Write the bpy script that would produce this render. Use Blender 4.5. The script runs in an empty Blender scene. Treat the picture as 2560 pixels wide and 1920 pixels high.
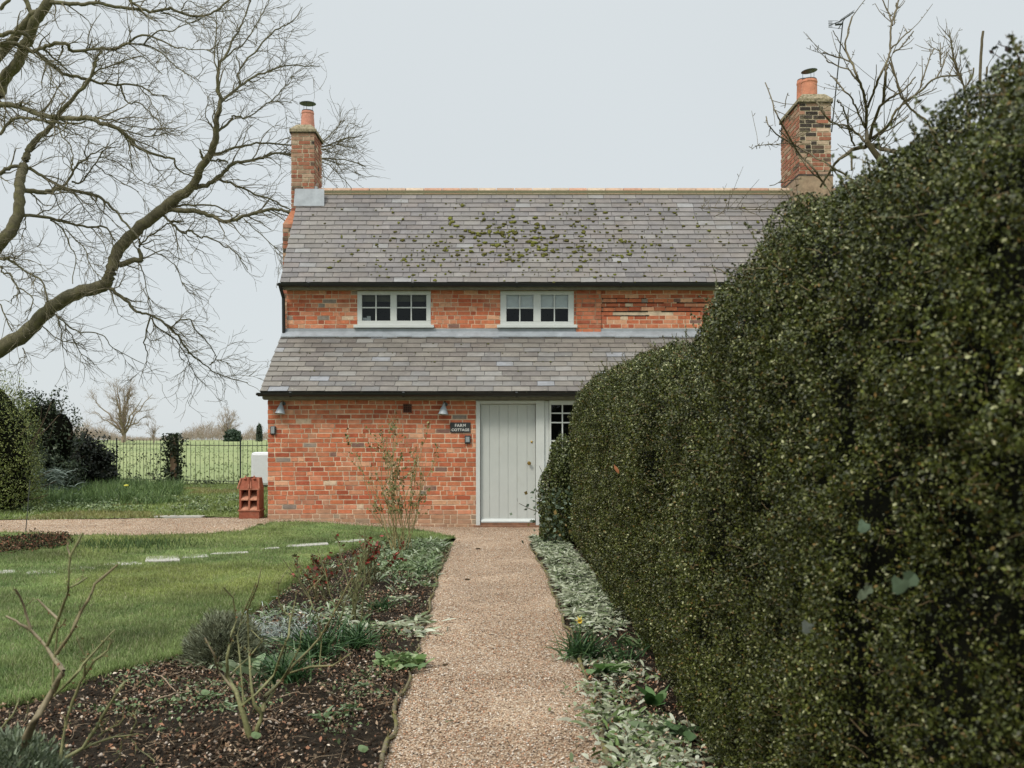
import bpy, bmesh, math, random
import numpy as np
from mathutils import Vector, Matrix
from mathutils.geometry import delaunay_2d_cdt
R = math.radians
rng = np.random.default_rng(7)
random.seed(7)
sc = bpy.context.scene
COL = sc.collection

# ------------------------------------------------------------------ camera
CZ, F, HY = 1.42, 2560.0, 1099.0        # eye height, focal length and horizon row of a 2560 px wide frame
cam = bpy.data.cameras.new('camera'); co = bpy.data.objects.new('camera', cam); COL.objects.link(co)
co.location = (0, 0, CZ); co.rotation_euler = (R(90), 0, 0)
cam.sensor_fit = 'HORIZONTAL'; cam.sensor_width = 36; cam.lens = 36
cam.shift_y = (HY - 960) / 2560
cam.clip_end = 3000; cam.clip_start = 0.05
cam.dof.use_dof = True; cam.dof.focus_distance = 13.5; cam.dof.aperture_fstop = 6.3
sc.camera = co
# ------------------------------------------------------------------ light
SUN_EL, SUN_AZ = R(48), R(-150)          # behind the camera's left shoulder, veiled by cloud
w = bpy.data.worlds.new('World'); sc.world = w; w.use_nodes = True
nt = w.node_tree; N = nt.nodes; L = nt.links
bg = N['Background']; bg.inputs['Strength'].default_value = 0.1
sky = N.new('ShaderNodeTexSky'); sky.sky_type = 'NISHITA'; sky.sun_disc = False
sky.sun_elevation = SUN_EL; sky.sun_rotation = SUN_AZ
geo = N.new('ShaderNodeTexCoord'); sep = N.new('ShaderNodeSeparateXYZ'); L.new(geo.outputs['Generated'], sep.inputs[0])
mr = N.new('ShaderNodeMapRange'); mr.interpolation_type = 'SMOOTHSTEP'
mr.inputs['From Min'].default_value = 0.38; mr.inputs['From Max'].default_value = 1.0
mr.inputs['To Min'].default_value = 1.0; mr.inputs['To Max'].default_value = 3.3
L.new(sep.outputs['Z'], mr.inputs['Value'])
cn = N.new('ShaderNodeTexNoise'); cn.inputs['Scale'].default_value = 1.6; cn.inputs['Detail'].default_value = 3
L.new(geo.outputs['Generated'], cn.inputs['Vector'])
cr = N.new('ShaderNodeMapRange'); cr.inputs['To Min'].default_value = 0.95; cr.inputs['To Max'].default_value = 1.05
L.new(cn.outputs['Fac'], cr.inputs['Value'])
m1 = N.new('ShaderNodeMath'); m1.operation = 'MULTIPLY'; L.new(mr.outputs[0], m1.inputs[0]); L.new(cr.outputs[0], m1.inputs[1])
vm = N.new('ShaderNodeVectorMath'); vm.operation = 'SCALE'; vm.inputs[0].default_value = (6.95, 7.42, 7.6)
L.new(m1.outputs[0], vm.inputs['Scale'])
mx = N.new('ShaderNodeMix'); mx.data_type = 'RGBA'; mx.inputs['Factor'].default_value = 0.93
L.new(sky.outputs[0], mx.inputs[6]); L.new(vm.outputs[0], mx.inputs[7]); L.new(mx.outputs[2], bg.inputs['Color'])
sl = bpy.data.lights.new('sun', 'SUN'); sl.energy = 2.3; sl.angle = R(14); sl.color = (1, .92, .80)
so = bpy.data.objects.new('sun', sl); COL.objects.link(so)
sd = Vector((math.cos(SUN_EL) * -.62, math.cos(SUN_EL) * -.78, math.sin(SUN_EL)))
so.rotation_euler = sd.to_track_quat('Z', 'Y').to_euler()
vs = sc.view_settings; vs.view_transform = 'Standard'; vs.look = 'None'; vs.exposure = 0.04; vs.gamma = 1
sc.cycles.max_bounces = 6; sc.cycles.diffuse_bounces = 3; sc.cycles.transparent_max_bounces = 8
sc.cycles.use_denoising = True

# ------------------------------------------------------------------ helpers
def sstep(a, b, x):
    t = np.clip((np.asarray(x, float) - a) / (b - a), 0, 1); return t * t * (3 - 2 * t)
def hz(x, y):
    """lie of the land"""
    x = np.asarray(x, float); y = np.asarray(y, float)
    z = .13 * (1 - sstep(-4.0, -.9, x)) * sstep(9, 15, y)
    z = z + .13 * sstep(17, 26, y) + np.clip(y - 27, 0, 230) * .0036
    return z
def P(px, py, y):  # point at distance y seen at frame column px, row py
    return ((px - 1280) * y / F, y, CZ + (HY - py) * y / F)
def G(px, py):     # ground point
    y = F * CZ / (py - HY)
    for _ in range(12):
        x = (px - 1280) * y / F; y = F * (CZ - float(hz(x, y))) / (py - HY)
    return ((px - 1280) * y / F, y)
K = 2560 / 2212
def GO(ox, oy): return G(ox * K, oy * K)

def mesh_obj(name, me, mat=None, parent=None):
    o = bpy.data.objects.new(name, me); COL.objects.link(o)
    if mat is not None:
        for m in (mat if isinstance(mat, (list, tuple)) else [mat]): me.materials.append(m)
    if parent is not None: o.parent = parent
    return o
def tag(o, label=None, cat=None, group=None, kind=None):
    if label: o['label'] = label
    if cat: o['category'] = cat
    if group: o['group'] = group
    if kind: o['kind'] = kind
    return o
def empty(name, label, cat, group=None, loc=(0, 0, 0)):
    o = bpy.data.objects.new(name, None); o.empty_display_size = .1; COL.objects.link(o); o.location = loc
    return tag(o, label, cat, group)
def npmesh(name, V, Fa, C=None, mat=None, parent=None, smooth=False, mi=None):
    V = np.asarray(V, np.float32).reshape(-1, 3); Fa = np.asarray(Fa, np.int32)
    me = bpy.data.meshes.new(name)
    n, k = Fa.shape
    me.vertices.add(len(V)); me.vertices.foreach_set('co', V.ravel())
    me.loops.add(n * k); me.loops.foreach_set('vertex_index', Fa.ravel())
    me.polygons.add(n); me.polygons.foreach_set('loop_start', np.arange(n, dtype=np.int32) * k)
    me.polygons.foreach_set('loop_total', np.full(n, k, np.int32))
    if smooth: me.polygons.foreach_set('use_smooth', np.ones(n, bool))
    if mi is not None: me.polygons.foreach_set('material_index', np.asarray(mi, np.int32))
    if C is not None:
        C = np.asarray(C, np.float32).reshape(-1, 3)
        a = me.color_attributes.new('Col', 'FLOAT_COLOR', 'POINT')
        a.data.foreach_set('color', np.hstack([C, np.ones((len(C), 1), np.float32)]).ravel())
    me.update(calc_edges=True); me.validate()
    return mesh_obj(name, me, mat, parent)

class MB:
    """collects boxes, prisms, tubes with a colour per piece; builds one mesh"""
    def __init__(s): s.V = []; s.F = []; s.C = []; s.n = 0
    def add(s, V, Fs, c=(1, 1, 1)):
        b = s.n; s.V.extend([tuple(v) for v in V]); s.F.extend([tuple(i + b for i in f) for f in Fs])
        s.C.extend([c] * len(V)); s.n += len(V); return s
    def box(s, a, b, c=(1, 1, 1), M=None):
        x0, y0, z0 = a; x1, y1, z1 = b
        V = [(x0, y0, z0), (x1, y0, z0), (x1, y1, z0), (x0, y1, z0), (x0, y0, z1), (x1, y0, z1), (x1, y1, z1), (x0, y1, z1)]
        if M is not None: V = [M @ Vector(v) for v in V]
        return s.add(V, [(0, 3, 2, 1), (4, 5, 6, 7), (0, 1, 5, 4), (1, 2, 6, 5), (2, 3, 7, 6), (3, 0, 4, 7)], c)
    def lathe(s, prof, c=(0, 0, 0), col=(1, 1, 1), seg=20, M=None, cap=True):
        V = []; Fs = []
        for r, z in prof:
            for i in range(seg):
                a = 2 * math.pi * i / seg; V.append((c[0] + r * math.cos(a), c[1] + r * math.sin(a), c[2] + z))
        for j in range(len(prof) - 1):
            for i in range(seg):
                k = (i + 1) % seg; Fs.append((j * seg + i, j * seg + k, (j + 1) * seg + k, (j + 1) * seg + i))
        if cap: Fs.append(tuple(range(seg))[::-1]); Fs.append(tuple((len(prof) - 1) * seg + i for i in range(seg)))
        if M is not None: V = [M @ Vector(v) for v in V]
        return s.add(V, Fs, col)
    def tube(s, pts, r, col=(1, 1, 1), seg=8):
        pts = [Vector(p) for p in pts]; n = len(pts)
        rr = r if isinstance(r, (list, tuple)) else [r] * n
        V = []; Fs = []
        for i, p in enumerate(pts):
            t = (pts[min(i + 1, n - 1)] - pts[max(i - 1, 0)]).normalized()
            u = t.cross(Vector((.31, .2, .93))).normalized()
            if u.length < .1: u = t.cross(Vector((1, 0, 0))).normalized()
            v = t.cross(u)
            for k in range(seg):
                a = 2 * math.pi * k / seg; V.append(p + (u * math.cos(a) + v * math.sin(a)) * rr[i])
        for i in range(n - 1):
            for k in range(seg):
                k2 = (k + 1) % seg; Fs.append((i * seg + k, i * seg + k2, (i + 1) * seg + k2, (i + 1) * seg + k))
        Fs.append(tuple(range(seg))[::-1]); Fs.append(tuple((n - 1) * seg + k for k in range(seg)))
        return s.add(V, Fs, col)
    def build(s, name, mat, parent=None, smooth=False, bevel=0):
        me = bpy.data.meshes.new(name); me.from_pydata(s.V, [], s.F)
        a = me.color_attributes.new('Col', 'FLOAT_COLOR', 'POINT')
        a.data.foreach_set('color', np.hstack([np.array(s.C, np.float32), np.ones((s.n, 1), np.float32)]).ravel())
        if smooth: me.polygons.foreach_set('use_smooth', np.ones(len(s.F), bool))
        me.update()
        o = mesh_obj(name, me, mat, parent)
        if smooth:
            try: me.set_sharp_from_angle(angle=R(40))
            except Exception: pass
        if bevel:
            b = o.modifiers.new('bevel', 'BEVEL'); b.width = bevel; b.segments = 2; b.limit_method = 'ANGLE'
        return o

def _h(ix, iy, iz, s):
    n = (ix * 374761393 + iy * 668265263 + iz * 2147483647 + s * 1274126177) & 0xffffffff
    n = ((n ^ (n >> 13)) * 1274126177) & 0xffffffff
    return ((n ^ (n >> 16)) & 0xffff) / 65535.0
def vnoise(p, scale, seed=0):
    p = np.asarray(p, float) / scale + 1000.0; i = np.floor(p).astype(np.int64); f = p - i; f = f * f * (3 - 2 * f)
    r = 0
    for a in (0, 1):
        for b in (0, 1):
            for c in (0, 1):
                wgt = (f[..., 0] if a else 1 - f[..., 0]) * (f[..., 1] if b else 1 - f[..., 1]) * (f[..., 2] if c else 1 - f[..., 2])
                r = r + wgt * _h(i[..., 0] + a, i[..., 1] + b, i[..., 2] + c, seed)
    return r
def unit(v): return v / (np.linalg.norm(v, axis=-1, keepdims=True) + 1e-9)
def rdir(n): return unit(rng.normal(size=(n, 3)))
def palette(n, cols, wts, jit=.15):
    c = np.array(cols, float)[rng.choice(len(cols), n, p=np.array(wts) / sum(wts))]
    return c * (1 + rng.uniform(-jit, jit, (n, 1)))

def leaves(name, pos, size, cols, mat, parent=None, aspect=.6, dirs=None, nrm=None, fold=0.0):
    """leaf-sized four-cornered blades"""
    n = len(pos); size = np.broadcast_to(np.asarray(size, float), (n,))[:, None]
    d = rdir(n) if dirs is None else unit(dirs)
    q = rdir(n) if nrm is None else unit(nrm)
    s = unit(np.cross(d, q)); nn = np.cross(s, d)
    a = pos - d * size * .5; b = pos + s * size * aspect * .5 + d * size * .05; c = pos + d * size * .5; e = pos - s * size * aspect * .5 + d * size * .05
    if fold: b = b + nn * size * fold; e = e + nn * size * fold
    V = np.stack([a, b, c, e], 1).reshape(-1, 3)
    Fa = np.arange(n * 4).reshape(n, 4)
    return npmesh(name, V, Fa, np.repeat(cols, 4, 0), mat, parent)
def blades(name, base, d, length, width, bend, cols, mat, parent=None, seg=3, taper=.25, belly=False, tipcol=None):
    """bending strap leaves / grass blades: base (n,3), d initial direction, bend = droop vector strength"""
    n = len(base); length = np.broadcast_to(length, (n,))[:, None]; width = np.broadcast_to(width, (n,))[:, None]
    d = unit(d); side = unit(np.cross(d, rdir(n) * .6 + np.array([0, 0, .01])))
    hor = d.copy(); hor[:, 2] = 0; hor = unit(hor + 1e-4); bend = np.broadcast_to(bend, (n,))[:, None]
    rings = []
    for k in range(seg + 1):
        t = k / seg
        c = base + d * length * t + (hor * .6 - np.array([0, 0, .8])) * length * bend * t * t
        wd = (math.sin(math.pi * (.12 + .8 * t)) if belly else (1 - (1 - taper) * t)) * width * .5
        if k == seg: wd = width * .5 * (.15 if not belly else .12)
        rings.append(c - side * wd); rings.append(c + side * wd)
    V = np.stack(rings, 1); m = 2 * (seg + 1)
    Fs = np.array([[2 * k, 2 * k + 1, 2 * k + 3, 2 * k + 2] for k in range(seg)])
    Fa = (np.arange(n)[:, None, None] * m + Fs[None]).reshape(-1, 4)
    C = np.repeat(cols[:, None, :], m, 1)
    return npmesh(name, V.reshape(-1, 3), Fa, C.reshape(-1, 3), mat, parent)
def tri_blades(name, base, h, w_, lean, cols, mat, parent=None):
    n = len(base); a = rng.uniform(0, 2 * np.pi, n)
    s = np.stack([np.cos(a), np.sin(a), np.zeros(n)], 1) * (np.asarray(w_) * .5 * np.ones(n))[:, None]
    b2 = rng.uniform(0, 2 * np.pi, n); h = np.asarray(h) * np.ones(n); le = np.asarray(lean) * h * rng.uniform(0, 1, n)
    tip = base + np.stack([np.cos(b2) * le, np.sin(b2) * le, h], 1)
    V = np.stack([base - s, base + s, tip], 1).reshape(-1, 3)
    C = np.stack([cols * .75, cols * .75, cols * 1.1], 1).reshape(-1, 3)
    return npmesh(name, V, np.arange(n * 3).reshape(n, 3), C, mat, parent)

class Tubes:
    """batched branches"""
    def __init__(s): s.V = []; s.F = []; s.C = []; s.n = 0; s.seg = []
    def add(s, Pp, Rr, sides, col=(1, 1, 1)):
        Nn, n = Rr.shape
        T = np.empty_like(Pp); T[:, 1:-1] = Pp[:, 2:] - Pp[:, :-2]; T[:, 0] = Pp[:, 1] - Pp[:, 0]; T[:, -1] = Pp[:, -1] - Pp[:, -2]
        T = unit(T); ref = np.array([.137, .35, .92]); u = unit(np.cross(T, ref)); v = np.cross(T, u)
        a = 2 * np.pi * np.arange(sides) / sides
        ring = Pp[:, :, None] + Rr[:, :, None, None] * (u[:, :, None] * np.cos(a)[:, None] + v[:, :, None] * np.sin(a)[:, None])
        V = ring.reshape(-1, 3)
        k = np.arange(sides); k2 = (k + 1) % sides
        f = np.stack([k, k2, k2 + sides, k + sides], 1)
        Fa = (np.arange(Nn)[:, None, None, None] * n * sides + np.arange(n - 1)[None, :, None, None] * sides + f[None, None]).reshape(-1, 4) + s.n
        s.V.append(V); s.F.append(Fa); s.n += len(V)
        s.C.append(np.broadcast_to(np.asarray(col, float), (len(V), 3)))
        s.seg.append((Pp[:, :-1].reshape(-1, 3), Pp[:, 1:].reshape(-1, 3), Rr[:, :-1].ravel(), Rr[:, 1:].ravel()))
        return s
    def line(s, pts, dia, sides=8, col=(1, 1, 1), sub=3, jit=0.0, lin=0):
        """one polyline through pts, dia0..dia1, smoothed"""
        pts = np.array(pts, float); n = len(pts)
        if lin: pts = np.vstack([np.vstack([a_, a_ + (b_ - a_) * .5]) for a_, b_ in zip(pts[:-1], pts[1:])] + [pts[-1:]]); sub = 1; n = len(pts)
        out = [];
        pe = np.vstack([2 * pts[0] - pts[1], pts, 2 * pts[-1] - pts[-2]])
        for i in range(n - 1):
            a, b, c, d = pe[i], pe[i + 1], pe[i + 2], pe[i + 3]
            for q in range(sub):
                t = q / sub
                out.append(.5 * ((2 * b) + (-a + c) * t + (2 * a - 5 * b + 4 * c - d) * t * t + (-a + 3 * b - 3 * c + d) * t ** 3))
        out.append(pts[-1]); out = np.array(out)
        if dia[0] > .16:
            for _ in range(4): out[1:-1] = out[1:-1] * .4 + (out[:-2] + out[2:]) * .3
        if jit: out[1:-1] += rng.normal(size=(len(out) - 2, 3)) * jit
        ds = np.interp(np.linspace(0, 1, len(out)), np.linspace(0, 1, len(dia)), dia)
        if lin: ds = ds * (1 + rng.uniform(-.16, .22, len(ds)))
        s.add(out[None], ds[None] * .5, sides, col); return out
    def sample(s, n, start=0, rmax=9, rmin=0):
        A = np.vstack([q[0] for q in s.seg[start:]]); B = np.vstack([q[1] for q in s.seg[start:]])
        ra = np.concatenate([q[2] for q in s.seg[start:]]); rb = np.concatenate([q[3] for q in s.seg[start:]])
        Lg = np.linalg.norm(B - A, axis=1) * ((ra < rmax) & (ra > rmin)); i = rng.choice(len(A), n, p=Lg / Lg.sum()); t = rng.uniform(0, 1, n)
        return A[i] * (1 - t[:, None]) + B[i] * t[:, None], unit(B[i] - A[i]), ra[i] * (1 - t) + rb[i] * t
    def grow(s, pos, tan, rad, length, npt=4, ang=.8, wander=.25, bias=(0, 0, 0), sides=3, col=(1, 1, 1), tip=.4, flat=None):
        n = len(pos); d = unit(tan + ang * unit(np.cross(tan, rdir(n))) + np.array(bias))
        length = np.broadcast_to(length, (n,))
        Pp = np.empty((n, npt, 3)); Pp[:, 0] = pos
        for k in range(1, npt):
            Pp[:, k] = Pp[:, k - 1] + d * (length / (npt - 1))[:, None]
            d = unit(d + wander * rng.normal(size=(n, 3)) + np.array(bias) * .3)
        Rr = rad[:, None] * np.linspace(1, tip, npt)[None]
        s.add(Pp, Rr, sides, col); return s
    def build(s, name, mat, parent=None, smooth=True):
        return npmesh(name, np.vstack(s.V), np.vstack(s.F), np.vstack(s.C), mat, parent, smooth)

# ------------------------------------------------------------------ materials
def newmat(name):
    m = bpy.data.materials.new(name); m.use_nodes = True; nt = m.node_tree; b = nt.nodes['Principled BSDF']; return m, nt, nt.nodes, nt.links, b
def coords(N, L, scale=(1, 1, 1)):
    t = N.new('ShaderNodeTexCoord'); mp = N.new('ShaderNodeMapping'); mp.inputs['Scale'].default_value = scale
    L.new(t.outputs['Object'], mp.inputs[0]); return mp.outputs[0]
def noise(N, L, vec, scale, detail=4, rough=.6):
    n = N.new('ShaderNodeTexNoise'); n.inputs['Scale'].default_value = scale; n.inputs['Detail'].default_value = detail
    n.inputs['Roughness'].default_value = rough; L.new(vec, n.inputs['Vector']); return n.outputs['Fac']
def ramp(N, L, fac, stops):
    r = N.new('ShaderNodeValToRGB'); e = r.color_ramp.elements
    while len(e) > 1: e.remove(e[-1])
    e[0].position = stops[0][0]; e[0].color = (*stops[0][1], 1)
    for p_, c in stops[1:]: q = e.new(p_); q.color = (*c, 1)
    L.new(fac, r.inputs[0]); return r.outputs[0]
def mix(N, L, a, b, fac, mode='MIX'):
    m = N.new('ShaderNodeMix'); m.data_type = 'RGBA'; m.blend_type = mode
    for s_, v in ((6, a), (7, b)):
        if isinstance(v, tuple): m.inputs[s_].default_value = (*v, 1)
        else: L.new(v, m.inputs[s_])
    if isinstance(fac, (int, float)): m.inputs[0].default_value = fac
    else: L.new(fac, m.inputs[0])
    return m.outputs[2]
def bump(N, L, b, fac, strength=.3, dist=.01):
    n = N.new('ShaderNodeBump'); n.inputs['Strength'].default_value = strength; n.inputs['Distance'].default_value = dist
    L.new(fac, n.inputs['Height']); L.new(n.outputs[0], b.inputs['Normal'])
def attr(N):
    a = N.new('ShaderNodeAttribute'); a.attribute_name = 'Col'; return a.outputs['Color']

def attr_mat(name, rough=.6, spec=.3, nscale=20, amt=.35, bumpd=0, patch=None, trans=0):
    m, nt, N, L, b = newmat(name); v = coords(N, L); c = attr(N)
    n = noise(N, L, v, nscale, 5, .65)
    g = ramp(N, L, n, [(.3, (1 - amt,) * 3), (.7, (1 + amt,) * 3)])
    c = mix(N, L, c, g, 1.0, 'MULTIPLY')
    for p_ in (patch or []):   # (scale, lo, hi, colour, strength)
        q = noise(N, L, v, p_[0], 6, .7); k = ramp(N, L, q, [(p_[1], (0, 0, 0)), (p_[2], (p_[4],) * 3)])
        c = mix(N, L, c, p_[3], k)
    L.new(c, b.inputs['Base Color']); b.inputs['Roughness'].default_value = rough
    b.inputs['Specular IOR Level'].default_value = spec
    if bumpd: bump(N, L, b, n, .6, bumpd)
    if trans:
        tr = N.new('ShaderNodeBsdfTranslucent'); L.new(c, tr.inputs[0]); ms = N.new('ShaderNodeMixShader'); ms.inputs[0].default_value = trans
        L.new(b.outputs[0], ms.inputs[1]); L.new(tr.outputs[0], ms.inputs[2]); L.new(ms.outputs[0], N['Material Output'].inputs[0])
    return m
def plain(name, c, rough=.5, metal=0, amt=.12, nscale=15, spec=.5, bumpd=0, patch=None):
    m, nt, N, L, b = newmat(name); v = coords(N, L); n = noise(N, L, v, nscale, 5, .65)
    cc = ramp(N, L, n, [(.3, tuple(x * (1 - amt) for x in c)), (.7, tuple(x * (1 + amt) for x in c))])
    for p_ in (patch or []):
        q = noise(N, L, v, p_[0], 6, .7); k = ramp(N, L, q, [(p_[1], (0, 0, 0)), (p_[2], (p_[4],) * 3)])
        cc = mix(N, L, cc, p_[3], k)
    L.new(cc, b.inputs['Base Color']); b.inputs['Roughness'].default_value = rough; b.inputs['Metallic'].default_value = metal
    b.inputs['Specular IOR Level'].default_value = spec
    if bumpd: bump(N, L, b, n, .6, bumpd)
    return m

M = {}
M['brick'] = attr_mat('brick', .85, .2, 14, .22, .004, [(2.4, .52, .74, (.50, .33, .22), .42), (1.6, .55, .8, (.22, .13, .07), .40), (34, .60, .70, (.18, .08, .045), .55), (45, .62, .70, (.60, .47, .35), .5)])
M['mortar'] = plain('mortar', (.60, .47, .34), .95, amt=.32, nscale=6, spec=.1, bumpd=.004)
M['chimney_brick'] = attr_mat('chimney_brick', .9, .15, 14, .28, .005, [(5, .52, .70, (.27, .22, .15), .65), (22, .60, .70, (.07, .05, .035), .6)])
M['cap'] = attr_mat('chimney_cap', .95, .1, 22, .45, .01, [(16, .5, .62, (.10, .09, .04), .8)])
M['slate'] = attr_mat('slate', .62, .35, 9, .16, .002, [(1.1, .45, .72, (.20, .18, .15), .6), (24, .60, .68, (.36, .36, .28), .65), (1.5, .50, .72, (.08, .072, .066), .5)])
M['moss'] = attr_mat('moss', .95, .1, 60, .5, .006)
M['terracotta'] = attr_mat('terracotta', .8, .25, 16, .22, .002, [(7, .55, .72, (.30, .21, .15), .5)])
M['lead'] = plain('lead_flashing', (.27, .295, .32), .6, 0, .2, 5, .4, .003, [(9, .56, .7, (.24, .24, .24), .5)])
M['gutter'] = plain('gutter_iron', (.012, .014, .014), .45, 0, .3, 20, .4)
M['fascia'] = plain('fascia_board', (.16, .15, .12), .8, 0, .25, 12)
M['paint'] = plain('grey_paint', (.45, .475, .455), .45, 0, .04, 3, .4, .0012, [(2.4, .58, .8, (.36, .37, .32), .45)])
M['paint2'] = plain('frame_paint', (.52, .545, .53), .45, 0, .05, 6, .4, .001)
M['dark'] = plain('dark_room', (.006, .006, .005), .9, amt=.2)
M['brass'] = plain('brass', (.36, .24, .07), .35, .9, .2)
M['wood'] = plain('oak_sill', (.20, .10, .055), .7, 0, .3, 14)
M['stone'] = plain('pale_stone', (.36, .345, .31), .85, 0, .2, 9, .2, .004, [(14, .58, .68, (.20, .19, .15), .6)])
M['board'] = plain('slate_sign', (.022, .026, .026), .5)
M['white_letter'] = plain('white_letter', (.62, .62, .60), .6, amt=.05)
M['lamp'] = plain('lamp_enamel', (.36, .41, .45), .4, 0, .08)
M['lampin'] = plain('lamp_dark', (.05, .07, .07), .4)
M['black'] = plain('black_plastic', (.02, .022, .024), .4)
M['greyface'] = plain('grey_keypad', (.24, .27, .28), .4)
M['white'] = plain('white_plastic', (.62, .63, .66), .45, 0, .04)
M['blind_or_reflection'] = plain('pale_sky_reflection', (.74, .76, .78), .9, 0, .05)  # pale colour standing for sky mirrored in the glass
M['blind_or_reflection2'] = plain('olive_blind', (.10, .10, .065), .9, 0, .15)
M['cowl'] = plain('cowl_metal', (.035, .05, .055), .45, .3)
M['iron'] = plain('fence_iron', (.02, .024, .02), .7)
M['bark'] = attr_mat('oak_bark', .9, .15, 9, .4, .012, [(5, .50, .68, (.13, .125, .05), .65), (12, .62, .72, (.24, .23, .18), .5)])
M['bark2'] = attr_mat('fruit_bark', .85, .2, 24, .35, .003, [(14, .55, .68, (.17, .16, .06), .6)])
M['cane'] = attr_mat('rose_cane', .6, .3, 60, .3, 0)
M['leaf'] = attr_mat('leaf', .5, .3, 30, .2, 0, None, .12)
M['hleaf'] = attr_mat('hedge_leaf', .42, .30, 3, .3, 0, None, .03)
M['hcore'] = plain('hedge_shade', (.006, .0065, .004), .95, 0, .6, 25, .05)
M['twig'] = attr_mat('twig', .85, .15, 20, .2)
M['soft'] = attr_mat('felted_leaf', .9, .1, 40, .15, 0, None, .1)
M['grass'] = attr_mat('grass_blade', .6, .3, 1.3, .3, 0, None, .2)
M['log'] = attr_mat('mossy_edging', .9, .15, 30, .4, .004, [(18, .48, .62, (.16, .15, .04), .85)])
M['stem'] = attr_mat('sawn_stem', .8, .2, 40, .2)

def pane_mat():
    m, nt, N, L, b = newmat('window_glass'); N.remove(b)
    t = N.new('ShaderNodeBsdfTransparent'); t.inputs[0].default_value = (.9, .94, .93, 1)
    g = N.new('ShaderNodeBsdfGlossy'); g.inputs['Roughness'].default_value = .02; g.inputs['Color'].default_value = (.5, .53, .55, 1)
    tn = N.new('ShaderNodeTexCoord'); n = noise(N, L, tn.outputs['Object'], 3.0, 2); bp = N.new('ShaderNodeBump'); bp.inputs['Strength'].default_value = .25; bp.inputs['Distance'].default_value = .01
    L.new(n, bp.inputs['Height']); L.new(bp.outputs[0], g.inputs['Normal'])
    f = N.new('ShaderNodeFresnel'); f.inputs[0].default_value = 1.5
    s = N.new('ShaderNodeMixShader'); L.new(f.outputs[0], s.inputs[0]); L.new(t.outputs[0], s.inputs[1]); L.new(g.outputs[0], s.inputs[2])
    L.new(s.outputs[0], N['Material Output'].inputs[0]); return m
M['glass'] = pane_mat()

def gravel_mat():
    m, nt, N, L, b = newmat('pea_gravel'); v = coords(N, L, (1, 1, .3))
    vo = N.new('ShaderNodeTexVoronoi'); vo.inputs['Scale'].default_value = 98; L.new(v, vo.inputs['Vector'])
    wn = N.new('ShaderNodeTexWhiteNoise'); wn.noise_dimensions = '3D'; L.new(vo.outputs['Position'], wn.inputs['Vector'])
    c = ramp(N, L, wn.outputs['Value'], [(0, (.12, .085, .055)), (.12, (.23, .15, .095)), (.3, (.42, .29, .19)), (.6, (.52, .39, .27)), (.82, (.61, .50, .385)), (.93, (.74, .68, .58)), (1, (.42, .22, .11))])
    dk = ramp(N, L, vo.outputs['Distance'], [(.35, (1, 1, 1)), (.8, (.38, .32, .26))])
    c = mix(N, L, c, dk, 1.0, 'MULTIPLY')
    q = noise(N, L, v, .9, 5); c = mix(N, L, c, ramp(N, L, q, [(.3, (.76, .745, .73)), (.7, (1.12, 1.12, 1.11))]), 1.0, 'MULTIPLY')
    q = noise(N, L, v, 9, 4); c = mix(N, L, c, ramp(N, L, q, [(.3, (.86, .85, .84)), (.7, (1.1, 1.1, 1.1))]), 1.0, 'MULTIPLY')
    L.new(c, b.inputs['Base Color']); b.inputs['Roughness'].default_value = .85; b.inputs['Specular IOR Level'].default_value = .25
    iv = N.new('ShaderNodeMath'); iv.operation = 'SUBTRACT'; iv.inputs[0].default_value = 1; L.new(vo.outputs['Distance'], iv.inputs[1])
    bump(N, L, b, iv.outputs[0], .8, .008); return m
def soil_mat():
    m, nt, N, L, b = newmat('bed_soil'); v = coords(N, L)
    n = noise(N, L, v, 28, 8, .75); c = ramp(N, L, n, [(.3, (.006, .005, .0035)), (.5, (.024, .018, .012)), (.66, (.06, .045, .03)), (.8, (.15, .115, .085))])
    L.new(c, b.inputs['Base Color']); b.inputs['Roughness'].default_value = .95; b.inputs['Specular IOR Level'].default_value = .1
    bump(N, L, b, n, 1.0, .03); return m
def turf_mat(name, c0, c1, c2, big=.35):
    m, nt, N, L, b = newmat(name); v = coords(N, L)
    n = noise(N, L, v, 30, 6, .7); q = noise(N, L, v, big, 5)
    c = ramp(N, L, n, [(.3, c0), (.5, c1), (.72, c2)])
    c = mix(N, L, c, ramp(N, L, q, [(.3, (.75, .8, .7)), (.7, (1.25, 1.15, 1.1))]), 1.0, 'MULTIPLY')
    L.new(c, b.inputs['Base Color']); b.inputs['Roughness'].default_value = .9; b.inputs['Specular IOR Level'].default_value = .15
    bump(N, L, b, n, .6, .02); return m
M['gravel'] = gravel_mat(); M['soil'] = soil_mat()
M['turf'] = turf_mat('turf', (.07, .09, .03), (.13, .165, .055), (.20, .23, .09), .8)
M['field'] = turf_mat('field_grass', (.17, .21, .095), (.22, .26, .125), (.26, .295, .15), .05)

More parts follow.
